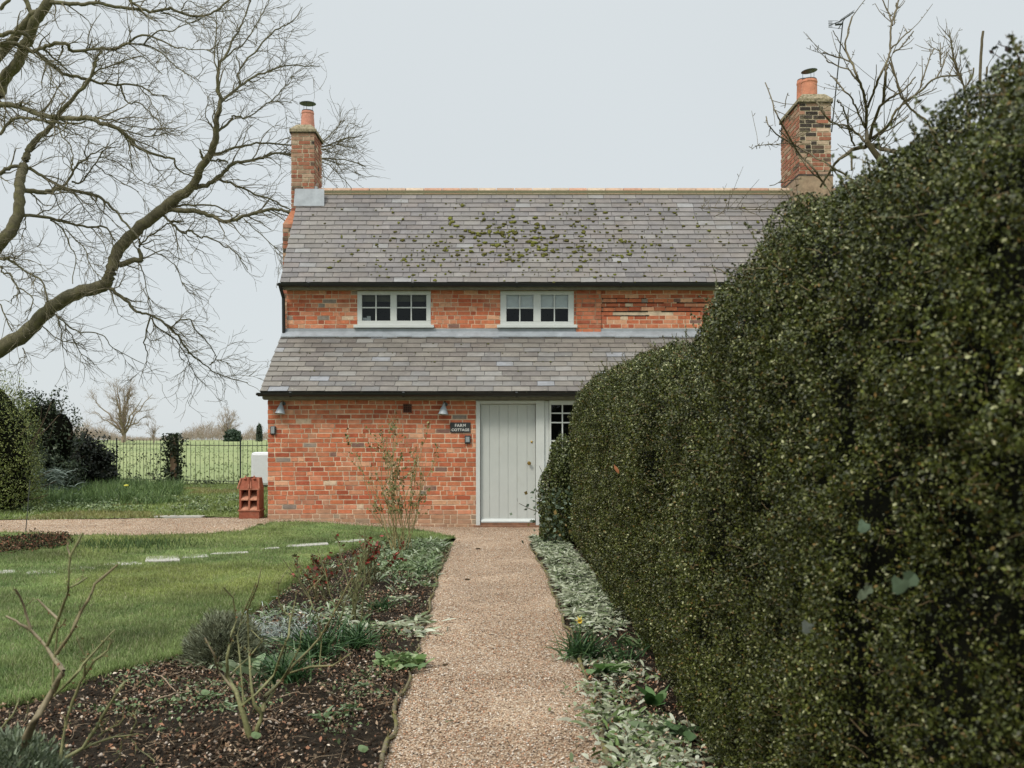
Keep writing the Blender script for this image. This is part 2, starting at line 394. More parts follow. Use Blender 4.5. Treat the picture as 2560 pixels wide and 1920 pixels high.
# ------------------------------------------------------------------ ground
def inpoly(pts, poly):
    x, y = pts[:, 0], pts[:, 1]; r = np.zeros(len(pts), bool); n = len(poly); j = n - 1
    for i in range(n):
        xi, yi = poly[i]; xj, yj = poly[j]
        c = ((yi > y) != (yj > y)) & (x < (xj - xi) * (y - yi) / (yj - yi + 1e-12) + xi); r ^= c; j = i
    return r
def densify(poly, step=.12, jit=.012):
    out = []
    for i, a in enumerate(poly):
        b = poly[(i + 1) % len(poly)]; l = math.dist(a, b); k = max(1, min(400, int(l / step)))
        for q in range(k):
            t = q / k; out.append((a[0] + (b[0] - a[0]) * t + random.uniform(-jit, jit), a[1] + (b[1] - a[1]) * t + random.uniform(-jit, jit)))
    return out
def sheet(name, poly, zo, mat, step=.25, amp=0.0, sc_=.2):
    pl = densify(poly); a = np.array(pl)
    gx = np.arange(a[:, 0].min(), a[:, 0].max(), step); gy = np.arange(a[:, 1].min(), a[:, 1].max(), step)
    g = np.stack(np.meshgrid(gx, gy), -1).reshape(-1, 2); g = g + rng.uniform(-.3, .3, g.shape) * step; g = g[inpoly(g, pl)]
    pts = [Vector(p) for p in pl] + [Vector(p) for p in g]; n = len(pl)
    vo, _, fo, *_ = delaunay_2d_cdt(pts, [(i, (i + 1) % n) for i in range(n)], [list(range(n))], 1, 1e-5)
    v = np.array([tuple(q) for q in vo]); z = hz(v[:, 0], v[:, 1]) + zo
    v3 = np.column_stack([v, z])
    if amp: v3[:, 2] += (vnoise(v3, sc_, 3) - .5) * amp
    me = bpy.data.meshes.new(name); me.from_pydata([tuple(q) for q in v3], [], [tuple(f) for f in fo]); me.update()
    me.polygons.foreach_set('use_smooth', np.ones(len(fo), bool))
    o = mesh_obj(name, me, mat); o['kind'] = 'structure'; return o, pl
# ground to the horizon
xs = np.concatenate([[-900, -500, -250, -120, -60, -30], np.arange(-20, 14.1, .5), [18, 30, 60, 120, 250, 500, 900]])
ys = np.concatenate([[-60, -20, -8], np.arange(-4, 30.1, .5), [34, 40, 50, 65, 85, 110, 140, 180, 230, 300, 450, 700, 1200, 2000]])
XX, YY = np.meshgrid(xs, ys); ZZ = hz(XX, YY) - .035
V = np.stack([XX, YY, ZZ], -1).reshape(-1, 3); nx = len(xs)
ii, jj = np.meshgrid(np.arange(nx - 1), np.arange(len(ys) - 1)); b0 = (jj * nx + ii).ravel()
o = npmesh('ground', V, np.stack([b0, b0 + 1, b0 + nx + 1, b0 + nx], 1), None, M['field'], None, True); o['kind'] = 'structure'

PL = [(-.56, -3), (-.555, 3.2), GO(830, 1659), GO(870, 1500), GO(905, 1390), GO(945, 1250), GO(975, 1178)]   # path's left edge
PR = [(.40, -3), (.41, 3.2), GO(1310, 1659), GO(1285, 1530), GO(1240, 1400), GO(1210, 1320), GO(1180, 1240), GO(1143, 1178)]
cross_low = [GO(985, 1165), GO(900, 1148), GO(800, 1141), GO(640, 1131), GO(590, 1133), GO(520, 1152), GO(430, 1158), GO(300, 1161), GO(150, 1160), GO(-60, 1152), GO(-700, 1150)]
cross_up = [GO(-700, 1118), GO(0, 1124), GO(200, 1122), GO(430, 1119), GO(560, 1119), (-3.9, 16.9), (-3.9, 16.6), (2.5, 16.6), (2.5, 15.2), (.4, 15.2)]
path_poly = PL + cross_low + cross_up + PR[::-1]
sheet('gravel_path', path_poly, .004, M['gravel'], .2, .012, .3)
bed_edge = [(-9, 4.2), GO(-260, 1560), GO(0, 1534), GO(110, 1512), GO(230, 1462), GO(330, 1440), GO(400, 1420), GO(470, 1370), GO(560, 1318), GO(600, 1288), GO(650, 1248), GO(700, 1212), GO(770, 1186), GO(850, 1174), GO(930, 1170)]
bed_poly = bed_edge + PL[::-1] + [(-9, -3)]
sheet('flower_bed', bed_poly, .012, M['soil'], .1, .06, .13)
rb_poly = PR + [(2.6, 15.2), (2.6, -3)]
sheet('hedge_bed', rb_poly, .012, M['soil'], .12, .05, .13)
lawn_poly = [(-9, 4.2)] + bed_edge[1:] + cross_low[:-1] + [GO(-420, 1152), (-9.5, 14)]
sheet('lawn', lawn_poly, .022, M['turf'], .15, .03, .5)
back_poly = [GO(-700, 1117), GO(0, 1123), GO(200, 1121), GO(430, 1118), GO(560, 1118), (-4.02, 16.95), (-4.02, 21), (-6, 26.2), (-20, 26.2), (-20, 18)]
sheet('rough_grass', back_poly, .01, M['turf'], .3, .04, .5)

def scatter(poly, n, ymax=None, fn=None):
    a = np.array(poly); out = []; tot = 0
    while tot < n:
        g = np.column_stack([rng.uniform(a[:, 0].min(), a[:, 0].max(), n), rng.uniform(a[:, 1].min(), a[:, 1].max(), n)])
        g = g[inpoly(g, poly)]
        if fn is not None: g = g[rng.uniform(0, 1, len(g)) < fn(g[:, 0], g[:, 1])]
        out.append(g); tot += len(g)
    g = np.vstack(out)[:n]; return np.column_stack([g, hz(g[:, 0], g[:, 1])])
vis = lambda x, y: ((np.abs(x) < y * .53 + .3) & (y > 2.5)) * 1.0
# lawn blades: denser where near
nl = 210000
g = scatter(lawn_poly, nl, fn=lambda x, y: vis(x, y) * np.clip(8 / y, .1, 1) ** 1.3)
g[:, 2] += .015
big = vnoise(g * [1, 1, 0], .9, 5); fine = vnoise(g * [1, 1, 0], .22, 6)
hh = .012 + .018 * rng.uniform(0, 1, nl) + .035 * np.clip(big - .55, 0, 1) * 1.6 + .02 * fine
c = np.array([.185, .25, .09]) * (1 - big[:, None] * .0) + (fine[:, None] - .5) * np.array([.09, .08, .03])
yl = vnoise(g * [1, 1, 0], 1.7, 15)[:, None]; c = c * (1 - sstep(.5, .8, yl)) + (c * .75 + np.array([.075, .06, .01])) * sstep(.5, .8, yl)
c = c * (1.12 - .38 * sstep(.5, .85, big)[:, None]) * rng.uniform(.7, 1.35, (nl, 1)); pale = rng.uniform(0, 1, nl) < .12; c[pale] = np.array([.34, .33, .19]) * rng.uniform(.7, 1.1, (pale.sum(), 1))
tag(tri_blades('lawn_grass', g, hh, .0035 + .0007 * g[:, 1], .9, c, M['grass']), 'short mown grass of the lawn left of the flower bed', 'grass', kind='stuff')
x, y = G(330, 1368); n = 900; tg = np.column_stack([rng.normal(x, .42, n), rng.normal(y, .28, n)]); tg = np.column_stack([tg, hz(tg[:, 0], tg[:, 1]) + .02])
tag(tri_blades('grass_tuft', tg, rng.uniform(.04, .10, n), .016, .8, np.array([.08, .13, .04]) * rng.uniform(.6, 1.3, (n, 1)), M['grass']), 'darker taller tuft of grass in the lawn strip near the crossing path', 'grass', kind='stuff')
# lawn edge tufts overhanging the bed
e = np.array(densify(bed_edge[1:-1] + [bed_edge[-1]], .004, .02)); e = e[(np.abs(e[:, 0]) < e[:, 1] * .55)]
e = np.repeat(e, 3, 0) + rng.normal(size=(len(e) * 3, 2)) * .018; e3 = np.column_stack([e, hz(e[:, 0], e[:, 1]) + .01]); n = len(e3)
tag(tri_blades('lawn_edge_grass', e3, rng.uniform(.03, .065, n), .006, 1.0, np.array([.14, .19, .055]) * rng.uniform(.5, 1.3, (n, 1)), M['grass']), 'longer grass hanging over the edge of the flower bed', 'grass', kind='stuff')
for poly_, nm, lb in ((cross_low[:-1], 'verge_grass', 'longer grass along the near side of the gravel crossing path'),):
    e = np.array(densify(poly_, .006, .03)); e = np.repeat(e, 2, 0) + rng.normal(size=(len(e) * 2, 2)) * .03; e = e[inpoly(e, lawn_poly)]
    e3 = np.column_stack([e, hz(e[:, 0], e[:, 1]) + .01]); n = len(e3)
    tag(tri_blades(nm, e3, rng.uniform(.03, .08, n), .012, .9, np.array([.16, .21, .065]) * rng.uniform(.5, 1.3, (n, 1)), M['grass']), lb, 'grass', kind='stuff')
# rough grass behind the crossing path
nb = 60000
g = scatter(back_poly, nb, fn=lambda x, y: vis(x, y))
big = vnoise(g * [1, 1, 0], .8, 9)
hh = (.03 + .05 * big) * rng.uniform(.4, 1.2, nb); c = np.array([.21, .27, .085]) * rng.uniform(.55, 1.3, (nb, 1)); pk = rng.uniform(0, 1, nb) < .08; c[pk] = np.array([.36, .38, .26])
br = (vnoise(g * [1, 1, 0], 1.1, 12) > .62) & (g[:, 0] > -8); c[br] = c[br] * .5 + np.array([.13, .095, .045])
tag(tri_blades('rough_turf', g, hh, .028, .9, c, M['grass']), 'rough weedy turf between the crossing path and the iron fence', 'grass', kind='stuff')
# field tufts
nf = 3500; yy = 27 + 150 * rng.uniform(0, 1, nf) ** 1.8; xx = rng.uniform(-.55, -.2, nf) * yy
g = np.column_stack([xx, yy, hz(xx, yy) - .03]); 
tag(tri_blades('field_grass', g, .05 + .05 * rng.uniform(0, 1, nf), .05 + .001 * yy, .9, np.array([.235, .275, .13]) * rng.uniform(.85, 1.1, (nf, 1)), M['grass']), 'pale pasture grass of the open field beyond the fence', 'grass', kind='stuff')
# loose pebbles: small angular stones on the gravel
def stones(name, g, r, cols, mat, label, flat=.6):
    n = len(g); base = np.array([(1, 0, 0), (0, 1, 0), (-1, 0, 0), (0, -1, 0), (0, 0, 1), (0, 0, -1)], float)
    Fs = np.array([(0, 1, 4), (1, 2, 4), (2, 3, 4), (3, 0, 4), (1, 0, 5), (2, 1, 5), (3, 2, 5), (0, 3, 5)])
    V = base[None] * rng.uniform(.6, 1.2, (n, 6, 1)) * r[:, None, None] * np.array([1, 1, flat])
    a = rng.uniform(0, 6.28, n); ca, sa = np.cos(a)[:, None], np.sin(a)[:, None]
    V = np.stack([V[..., 0] * ca - V[..., 1] * sa, V[..., 0] * sa + V[..., 1] * ca, V[..., 2] + V[..., 0] * rng.uniform(-.4, .4, (n, 1))], -1) + g[:, None]
    Fa = (np.arange(n)[:, None, None] * 6 + Fs[None]).reshape(-1, 3)
    return tag(npmesh(name, V.reshape(-1, 3), Fa, np.repeat(cols, 6, 0), mat, None, True), label, 'stones', kind='stuff')
npb = 60000
g = scatter(path_poly, npb, fn=lambda x, y: vis(x, y) * (y > 3) * np.clip(6 / y, .05, 1) ** 1.5); g[:, 2] += .007
stones('loose_gravel', g, rng.uniform(.003, .0075, npb), palette(npb, [(.43, .31, .215), (.54, .42, .32), (.72, .66, .58), (.27, .17, .11), (.11, .085, .07), (.47, .24, .14)], [6, 6, 3, 3, 2, 2]), M['stem'], 'small tan pebbles lying loose on the gravel path')
# litter on the beds
nd = 21000
fb = lambda x, y: vis(x, y) * (y > 3) * np.clip(6 / y, .1, 1) ** 1.2 * (.35 + .65 * (np.sin(x * 5 + 2 * np.sin(y * 3)) * .5 + .5))
g = np.vstack([scatter(bed_poly, nd - 6000, fn=fb), scatter(rb_poly, 6000, fn=lambda x, y: vis(x, y) * (x < .9) * np.clip(5.5 / y, .1, 1) ** 2)]); g[:, 2] += rng.uniform(.015, .045, nd)
dn = rdir(nd); dn[:, 2] = np.abs(dn[:, 2]) + .5
tag(leaves('leaf_litter', g, rng.uniform(.008, .03, nd) * rng.uniform(.6, 1.2, nd), palette(nd, [(.20, .13, .08), (.31, .20, .13), (.36, .18, .11), (.44, .33, .23), (.08, .05, .03), (.55, .47, .38)], [5, 4, 2.5, 2.5, 4, 1.3], .3), M['soft'], None, .55, None, dn, .15), 'dry brown leaf litter strewn over the bare soil of the beds', 'leaf litter', kind='stuff')
ns = 9000
g = scatter(bed_poly, ns, fn=fb); g[:, 2] += .03
stones('soil_crumbs', g, rng.uniform(.004, .016, ns), palette(ns, [(.03, .02, .013), (.06, .042, .03), (.2, .14, .1), (.36, .3, .25)], [8, 5, 2, 1], .3), M['soft'], 'dark crumbs of soil and small flints in the flower bed', .7)
ns = 1800; g = np.array(PL[1:]); t = rng.uniform(0, 1, ns)
g = scatter(path_poly, 420, fn=lambda x, y: vis(x, y) * (y > 3) * (.25 + .75 * (np.abs(x + .12) > .33))); g[:, 2] += .012
dn = rdir(420) * .4 + [0, 0, 1]
tag(leaves('path_leaf_bits', g, rng.uniform(.008, .028, 420), palette(420, [(.10, .065, .04), (.20, .12, .07), (.05, .035, .025), (.12, .15, .06)], [4, 3, 3, 1]), M['soft'], None, .5, None, dn, .1), 'scraps of dead leaf and twig scattered on the gravel', 'leaf litter', kind='stuff')
nw = 5200; g = scatter(bed_poly, nw, fn=lambda x, y: fb(x, y) * (vnoise(np.column_stack([x, y, x * 0]), .28, 77) > .60))
tag(leaves('seedling_weeds', g + [0, 0, .03] + rng.normal(0, .008, (nw, 3)), rng.uniform(.012, .034, nw), palette(nw, [(.09, .14, .05), (.15, .20, .09), (.22, .25, .16), (.06, .09, .03)], [4, 3, 1.5, 3]), M['leaf'], None, .6, None, rdir(nw) * .7 + [0, 0, 1], .1), 'tiny green seedlings and weeds coming up through the bed soil', 'weeds', kind='stuff')
nw = 1500; g = scatter(bed_poly, nw, fn=fb); tq = Tubes(); tq.grow(g + [0, 0, .03], rdir(nw) * [1, 1, .25], rng.uniform(.0008, .002, nw), rng.uniform(.03, .16, nw), 4, .3, .25, (0, 0, 0), 3, (.27, .20, .13), .6)
tag(tq.build('dry_stems', M['stem']), 'thin dry broken stems lying over the bed soil', 'litter', kind='stuff')
# stepping slabs across the lawn
slabs = [(-20, 40, 1437, 7, 'flush with the grass at the frame edge'), (64, 139, 1437, 8, 'second from the left, half sunk in turf'), (142, 240, 1428, 5, 'narrow and grassed over, third from the left'), (258, 356, 1416, 7, 'left of the largest slab'), (362, 450, 1405, 15, 'largest and lightest of the row'), (452, 522, 1397, 9, 'just right of the largest slab'), (525, 622, 1390, 4, 'thin sliver right of the two pale slabs'), (650, 700, 1378, 3, 'thin dull one midway along the row'), (715, 822, 1370, 5, 'near the red leaved rose'), (836, 918, 1360, 4, 'nearest the tall rose by the wall')]
for x0, x1, yc, th, lb in slabs:
    xa, ya = G(x0, yc + th / 2); xb, yb = G(x1, yc + th / 2 - 3); xc, yc2 = G(x1 - 3, yc - th / 2 - 3); xd, yd = G(x0 + 4, yc - th / 2)
    z = float(hz(xa, ya)) + .02; top = z + .014 + (.012 if th > 10 else 0)
    cs = [(xa, ya), ((xa + xb) / 2, (ya + yb) / 2 - .04), (xb, yb), (xc, yc2), ((xc + xd) / 2, (yc2 + yd) / 2 + .03), (xd, yd)]
    mb = MB(); n = 6; mb.add([(x, y, top) for x, y in cs] + [(x, y, z - .06) for x, y in cs], [tuple(range(n))] + [(i, i + n, (i + 1) % n + n, (i + 1) % n) for i in range(n)])
    tag(mb.build('paving_slab', M['stone'], None, bevel=.008), 'weathered pale stone slab in the lawn, ' + lb, 'paving slab', 'stone slabs laid across the lawn')
for x0, x1, y0, lb in ((385, 505, 1295, 'weathered flat stone lying beside the far edge of the crossing path'), (560, 612, 1254, 'small pale stone slab in the rough grass left of the terracotta pot')):
    xa, ya = G(x0, y0); xb, yb = G(x1, y0); z = float(hz(xa, ya)) + .02
    mb = MB(); mb.box((xa, ya, z - .05), (xb, ya + .2, z + .012))
    tag(mb.build('flat_stone', M['stone'], None, bevel=.01), lb, 'stone')
# path edgings
def edging(name, pts, label, seedv):
    tb = Tubes(); pts = [p for p in pts if p[1] > 2.5]
    P3 = []
    pl = []
    for a_, b_ in zip(pts[:-1], pts[1:]):
        k_ = max(1, int(math.dist(a_, b_) / .25)); pl += [(a_[0] + (b_[0] - a_[0]) * i_ / k_ + random.uniform(-.012, .012), a_[1] + (b_[1] - a_[1]) * i_ / k_) for i_ in range(k_)]
    for i, (x, y) in enumerate(pl): P3.append((x + random.uniform(-.012, .012), y, float(hz(x, y)) + .022 + random.uniform(-.014, .012)))
    tb.line(P3, list(rng.uniform(.014, .028, len(P3))), 8, (.13, .11, .07), 3, .004)
    q, t_, r_ = tb.sample(260); tb.grow(q, t_, np.full(260, .002), rng.uniform(.02, .07, 260), 3, 2.0, .4, (0, 0, .3), 3, (.18, .15, .09))
    tag(tb.build(name, M['log']), label, 'edging')
edging('path_edging', PL[1:] , 'thin mossy timber edging between the flower bed and the path', 1)
edging('path_edging', PR[1:], 'thin mossy timber edging between the path and the silver plants under the hedge', 2)

# ------------------------------------------------------------------ cottage
YW, YU = 16.6, 18.0                        # front of the lean-to, front of the upper storey
def px_x(px, y): return (px - 1280) * y / F
def py_z(py, y): return CZ + (HY - py) * y / F
cot = empty('brick_cottage', 'two storey red brick cottage with mossy slate roofs, lean-to front and two chimneys', 'cottage', loc=(0, 18.0, 0))
def par(o): o.parent = cot; o.matrix_parent_inverse = Matrix.Translation((0, -18.0, 0)); return o
def child(o, p): 
    o.parent = p; return o
REDS = [(.44, .13, .065), (.49, .16, .08), (.37, .095, .048), (.52, .215, .125), (.33, .085, .045), (.58, .31, .19), (.24, .20, .17), (.20, .11, .09), (.55, .42, .30)]
RW = [30, 30, 12, 14, 4, 5, 1.6, 1.6, 1.2]
def bricks(mb, x0, x1, z0, z1, y, holes=(), cols=REDS, wts=RW, ch=.0765, bl=.222, hd=.112, depth=.03, m=.0165, axis='x', weather=None, prot=None, flem=.35, sgn=-1):
    """courses of single bricks standing 6 mm proud of the mortar; axis x: wall facing -y at plane y; axis y: wall facing sgn*x at plane x=y"""
    nz = int(round((z1 - z0) / ch)); ch = (z1 - z0) / nz; wts = np.array(wts, float) / sum(wts)
    for k in range(nz):
        za, zb = z0 + k * ch + m * .5, z0 + (k + 1) * ch - m * .5
        x = x0 + (0 if k % 2 else -bl / 2)
        while x < x1:
            l = (hd if random.random() < flem else bl) * random.uniform(.9, 1.1)
            a, b = max(x + m * .5, x0), min(x + l - m * .5, x1); x += l
            if b - a < .03: continue
            segs = [(a, b)]
            for hx0, hx1, hz0, hz1 in holes:
                if zb > hz0 + .01 and za < hz1 - .01:
                    ns = []
                    for s0, s1 in segs:
                        if s1 <= hx0 or s0 >= hx1: ns.append((s0, s1))
                        else:
                            if hx0 - s0 > .02: ns.append((s0, hx0 - .004))
                            if s1 - hx1 > .02: ns.append((hx1 + .004, s1))
                    segs = ns
            c = np.array(cols[np.random.choice(len(cols), p=wts)]) * random.uniform(.90, 1.10)
            if weather: c = weather(c, a, za)
            for s0, s1 in segs:
                pr = .006 + random.uniform(-.0015, .003) + (prot(s0, za) if prot else 0)
                dz = random.uniform(-.002, .002) + .005 * math.sin(s0 * 1.7 + z0 * 3) + .003 * math.sin(s0 * 4.1 + k)
                if axis == 'x': mb.box((s0, y - pr, za + dz), (s1, y + .004, zb + dz), tuple(c))
                elif sgn < 0: mb.box((y - pr, s0, za + dz), (y + .004, s1, zb + dz), tuple(c))
                else: mb.box((y - .004, s0, za + dz), (y + pr, s1, zb + dz), tuple(c))
np.random.seed(5)
XL, XR = -3.96, 6.6
# --- lean-to wall
dz0, dz1 = -.01, py_z(1001, YW)
door_h = (px_x(1190, YW), px_x(1373, YW), -.1, 2.2); win_h = (px_x(1373, YW), px_x(1373, YW) + .95, .92, 2.2)
def weather1(c, x, z):
    k = max(0, 1 - z / .5)
    if k > 0 and random.random() < .75 * k + .1: c = c * .62 + np.array([.36, .27, .19]) * .38 * (0.7 + .6 * k)
    if x < -.6 and z < 1.05 and x > -3.2 and random.random() < .5: c = c * np.array([.92, .95, .9])
    if z < .16: c = c * .55 + np.array([.30, .24, .16]) * .42
    return c
mb = MB(); bricks(mb, XL, 3.4, -.02, 2.06, YW, (door_h, win_h), weather=weather1)
lw = par(mb.build('wall', M['brick'])); lw['label'] = 'lower front wall of patched orange red brick'
mb = MB()
for a, b in (((XL + .003, YW, -.3), (door_h[0], 18.0, 2.07)), ((door_h[0], YW + .16, -.3), (door_h[1], 18.0, 2.07)), ((door_h[1], YW, -.3), (3.4, 18.0, .92)), ((win_h[1], YW, .92), (3.4, 18.0, 2.07))): mb.box(a, b)
child(mb.build('mortar', M['mortar']), lw).parent = lw
# --- upper wall
UZ0, UZ1 = 3.30, 4.045
uw = [(px_x(893.6, YU), px_x(1077, YU), 3.375, 4.03), (px_x(1251, YU), px_x(1434.5, YU), 3.375, 4.03), (px_x(1786, YU), px_x(1970, YU), 3.375, 4.03)]
pan = (px_x(1502, YU), px_x(1780, YU))
def prot(x, z):
    if pan[0] < x < pan[1]:
        k = int((z - UZ0) / .0745)
        return {4: -.020 if x < 2.6 else 0, 5: .012, 6: -.002, 7: .014}.get(k, -.003)
    return 0
def holes_joint(): pass
mb = MB(); bricks(mb, XL, XR, UZ0, UZ1, YU, uw, prot=lambda x, z: prot(x, z) + 0, ch=.0745, m=.0135, wts=[30, 26, 12, 16, 3, 7, 2.4, 1, 2.2])
upw = par(mb.build('wall', M['brick'])); upw['label'] = 'upper front wall of orange red brick between gutter and lead flashing'
mb = MB(); bk = 18.7
xs_ = [XL + .003] + [v for h in uw for v in (h[0], h[1])] + [XR]
for i in range(0, len(xs_), 2): mb.box((xs_[i], YU, 2.0), (xs_[i + 1], bk, UZ1 + .02))
for h in uw: mb.box((h[0], YU, 2.0), (h[1], bk, h[2]))
mb.box((XL + .003, bk, -.3), (XR, 20.86, UZ1 + .02))
child(mb.build('mortar', M['mortar']), upw).parent = upw
# dark strips painting the shade of ragged open joints in the recessed panel
mb = MB()
for x0, x1, z in ((pan[0] + .02, pan[1] - .05, 3.822), (pan[0] + .01, pan[1] - .12, 3.747), (pan[0] + .01, pan[1] - .2, 3.672), (pan[0] + .05, pan[0] + .85, 3.598), (pan[0] + .02, pan[0] + .8, 3.896)):
    x = x0
    while x < x1: 
        l = random.uniform(.1, .3); 
        if random.random() < .9: mb.box((x, YU - .0085, z - .0095), (min(x + l, x1), YU + .003, z + random.uniform(.006, .011)))
        x += l
o = mb.build('joint_shadow', M['dark']); o.parent = upw
mb = MB(); bricks(mb, px_x(1440, YU), pan[0], UZ0, UZ1, YU - .03, (uw[1],), ch=.0745); mb.box((px_x(1440, YU) , YU - .029, UZ0), (pan[0] - .003, YU - .001, UZ1), (.36, .25, .17))
o = mb.build('pier', M['brick']); o.parent = upw
# gable bricks (left side) and chimney breast
# gable triangle
def tri_prism(x0, x1, pts, mat, name, col=(1, 1, 1)):
    mb = MB(); n = len(pts); mb.add([(x0, y, z) for y, z in pts] + [(x1, y, z) for y, z in pts], [tuple(range(n))[::-1], tuple(range(n, 2 * n))] + [(i, (i + 1) % n, (i + 1) % n + n, i + n) for i in range(n)], col); return mb.build(name, mat)
RY, RZ = 19.43, 6.155                        # ridge
EY, EZ = 17.78, 4.15                        # upper eave
par(tri_prism(XL + .01, XR - .01, [(18.0, 4.03), (20.86, 4.03), (RY, RZ - .09)], M['mortar'], 'gable'))
par(tri_prism(XL + .01, 3.35, [(16.62, 2.05), (18.0, 2.05), (18.0, 3.2)], M['mortar'], 'gable'))
# --- slates
def slate_roof(name, x0, x1, ey, ez, ty, tz, gauge, wid, cols, wts, label, thick=.007):
    mb = MB(); s = math.hypot(ty - ey, tz - ez); n = int(round(s / gauge)); g_ = s / n; a = math.atan2(tz - ez, ty - ey)
    ca, sa = math.cos(a), math.sin(a); wts = np.array(wts, float) / sum(wts)
    for k in range(n):
        x = x0 + (0 if k % 2 else -wid / 2)
        while x < x1:
            l = wid * random.uniform(.9, 1.1); xa, xb = max(x + .004, x0 + random.uniform(-.012, .012) * (x < x0)), min(x + l - .004, x1); x += l
            if xb - xa < .04: continue
            d0 = k * g_ - .012 + random.uniform(-.004, .004); d1 = min((k + 1) * g_ + .04, s); off = .006 + random.uniform(0, .002) + .018
            c = np.array(cols[np.random.choice(len(cols), p=wts)]) * random.uniform(.88, 1.12)
            rot = random.uniform(-.003, .003)
            def pt(x_, d, h): return (x_, ey + ca * d - sa * h, ez + sa * d + ca * h)
            V = [pt(xa, d0 - rot, off - thick), pt(xb, d0 + rot, off - thick), pt(xb, d1, .001), pt(xa, d1, .001), pt(xa, d0 - rot, off), pt(xb, d0 + rot, off), pt(xb, d1, .001 + thick), pt(xa, d1, .001 + thick)]
            mb.add(V, [(0, 3, 2, 1), (4, 5, 6, 7), (0, 1, 5, 4), (1, 2, 6, 5), (2, 3, 7, 6), (3, 0, 4, 7)], tuple(c))
    # deck under the slates
    def q(x_, d, h): return (x_, ey + ca * d - sa * h, ez + sa * d + ca * h)
    mb.add([q(x0 + .01, .01, -.03), q(x1, .01, -.03), q(x1, s, -.03), q(x0 + .01, s, -.03), q(x0 + .01, .01, 0), q(x1, .01, 0), q(x1, s, 0), q(x0 + .01, s, 0)], [(0, 3, 2, 1), (4, 5, 6, 7), (0, 1, 5, 4), (1, 2, 6, 5), (2, 3, 7, 6), (3, 0, 4, 7)], (.02, .02, .02))
    o = par(mb.build(name, M['slate'])); o['label'] = label; return o
SC = [(.150, .138, .137), (.168, .152, .148), (.13, .119, .118), (.183, .17, .163), (.155, .135, .127), (.21, .205, .205)]
r1 = slate_roof('roof', -4.03, XR, EY, EZ, RY, RZ - .01, .132, .30, SC, [8, 8, 6, 3, 6, 1], 'upper slate roof dotted with moss')
r2 = slate_roof('roof', -4.04, 3.45, 16.38, 2.185, 17.985, 3.26, .155, .30, [(.155, .138, .122), (.175, .158, .138), (.132, .117, .106), (.195, .185, .172), (.15, .142, .135), (.24, .245, .26)], [8, 8, 6, 4, 5, 1.2], 'lean-to slate roof over the ground floor front')
# back slope
mb = MB(); mb.add([(-4.03, RY, RZ - .02), (XR, RY, RZ - .02), (XR, 21.08, 4.15), (-4.03, 21.08, 4.15), (-4.03, RY, RZ - .06), (XR, RY, RZ - .06), (XR, 21.08, 4.11), (-4.03, 21.08, 4.11)], [(0, 1, 2, 3), (7, 6, 5, 4), (0, 3, 7, 4), (1, 5, 6, 2), (2, 6, 7, 3)], (.17, .16, .16))
o = mb.build('back_slope', M['slate']); o.parent = r1; o.parent = r1
# ridge tiles
mb = MB(); x = -3.72
while x < XR:
    c = np.array(random.choice([(.36, .24, .165), (.40, .275, .195), (.38, .29, .21), (.38, .22, .15), (.40, .31, .23)])) * random.uniform(.9, 1.1)
    pr = [(-.115, -.10), (-.085, -.015), (-.035, .03), (.035, .03), (.085, -.015), (.115, -.10)]
    x2 = min(x + .331, XR); V = [(x, RY + a, RZ + b) for a, b in pr] + [(x2, RY + a, RZ + b) for a, b in pr]
    mb.add(V, [(i, i + 1, i + 7, i + 6) for i in range(5)] + [(0, 1, 2, 3, 4, 5), (11, 10, 9, 8, 7, 6)], tuple(c)); x += .343
o = mb.build('ridge_tiles', M['terracotta']); o.parent = r1
mb = MB(); mb.box((-3.72, RY - .112, RZ - .115), (XR, RY + .11, RZ - .035), (.17, .16, .10)); o = mb.build('ridge_bedding', M['moss']); o.parent = r1
# moss on the upper roof
def moss(parent, pts, ey, ez, ty, tz, name='moss'):
    a = math.atan2(tz - ez, ty - ey); ca, sa = math.cos(a), math.sin(a)
    V = []; Fs = []; C = []; n0 = 0
    ico = bmesh.new(); bmesh.ops.create_icosphere(ico, subdivisions=2, radius=1); iv = np.array([v.co[:] for v in ico.verts]); iF = np.array([[v.index for v in f.verts] for f in ico.faces]); ico.free()
    for x, d, r_, cc in pts:
        v = iv * (1 + rng.uniform(-.45, .4, (len(iv), 1))) * r_ * np.array([rng.uniform(.6, 1.5), rng.uniform(.5, 1.3), .42])
        w_ = np.stack([v[:, 0] + x, ey + ca * (d + v[:, 1]) - sa * (.025 + v[:, 2]), ez + sa * (d + v[:, 1]) + ca * (.025 + v[:, 2])], 1)
        V.append(w_); Fs.append(iF + n0); C.append(np.tile(cc, (len(iv), 1))); n0 += len(iv)
    o = npmesh(name, np.vstack(V), np.vstack(Fs), np.vstack(C), M['moss'], parent, True); o['kind'] = 'stuff'; return o
mp = []
def roofpt(px, py):   # frame position -> x, distance up the slope
    k = (HY - py) / F; t = (RZ - EZ) / (RY - EY); y = (CZ - EZ + t * EY) / (t - k); 
    return px_x(px, y), math.hypot(y - EY, t * (y - EY))
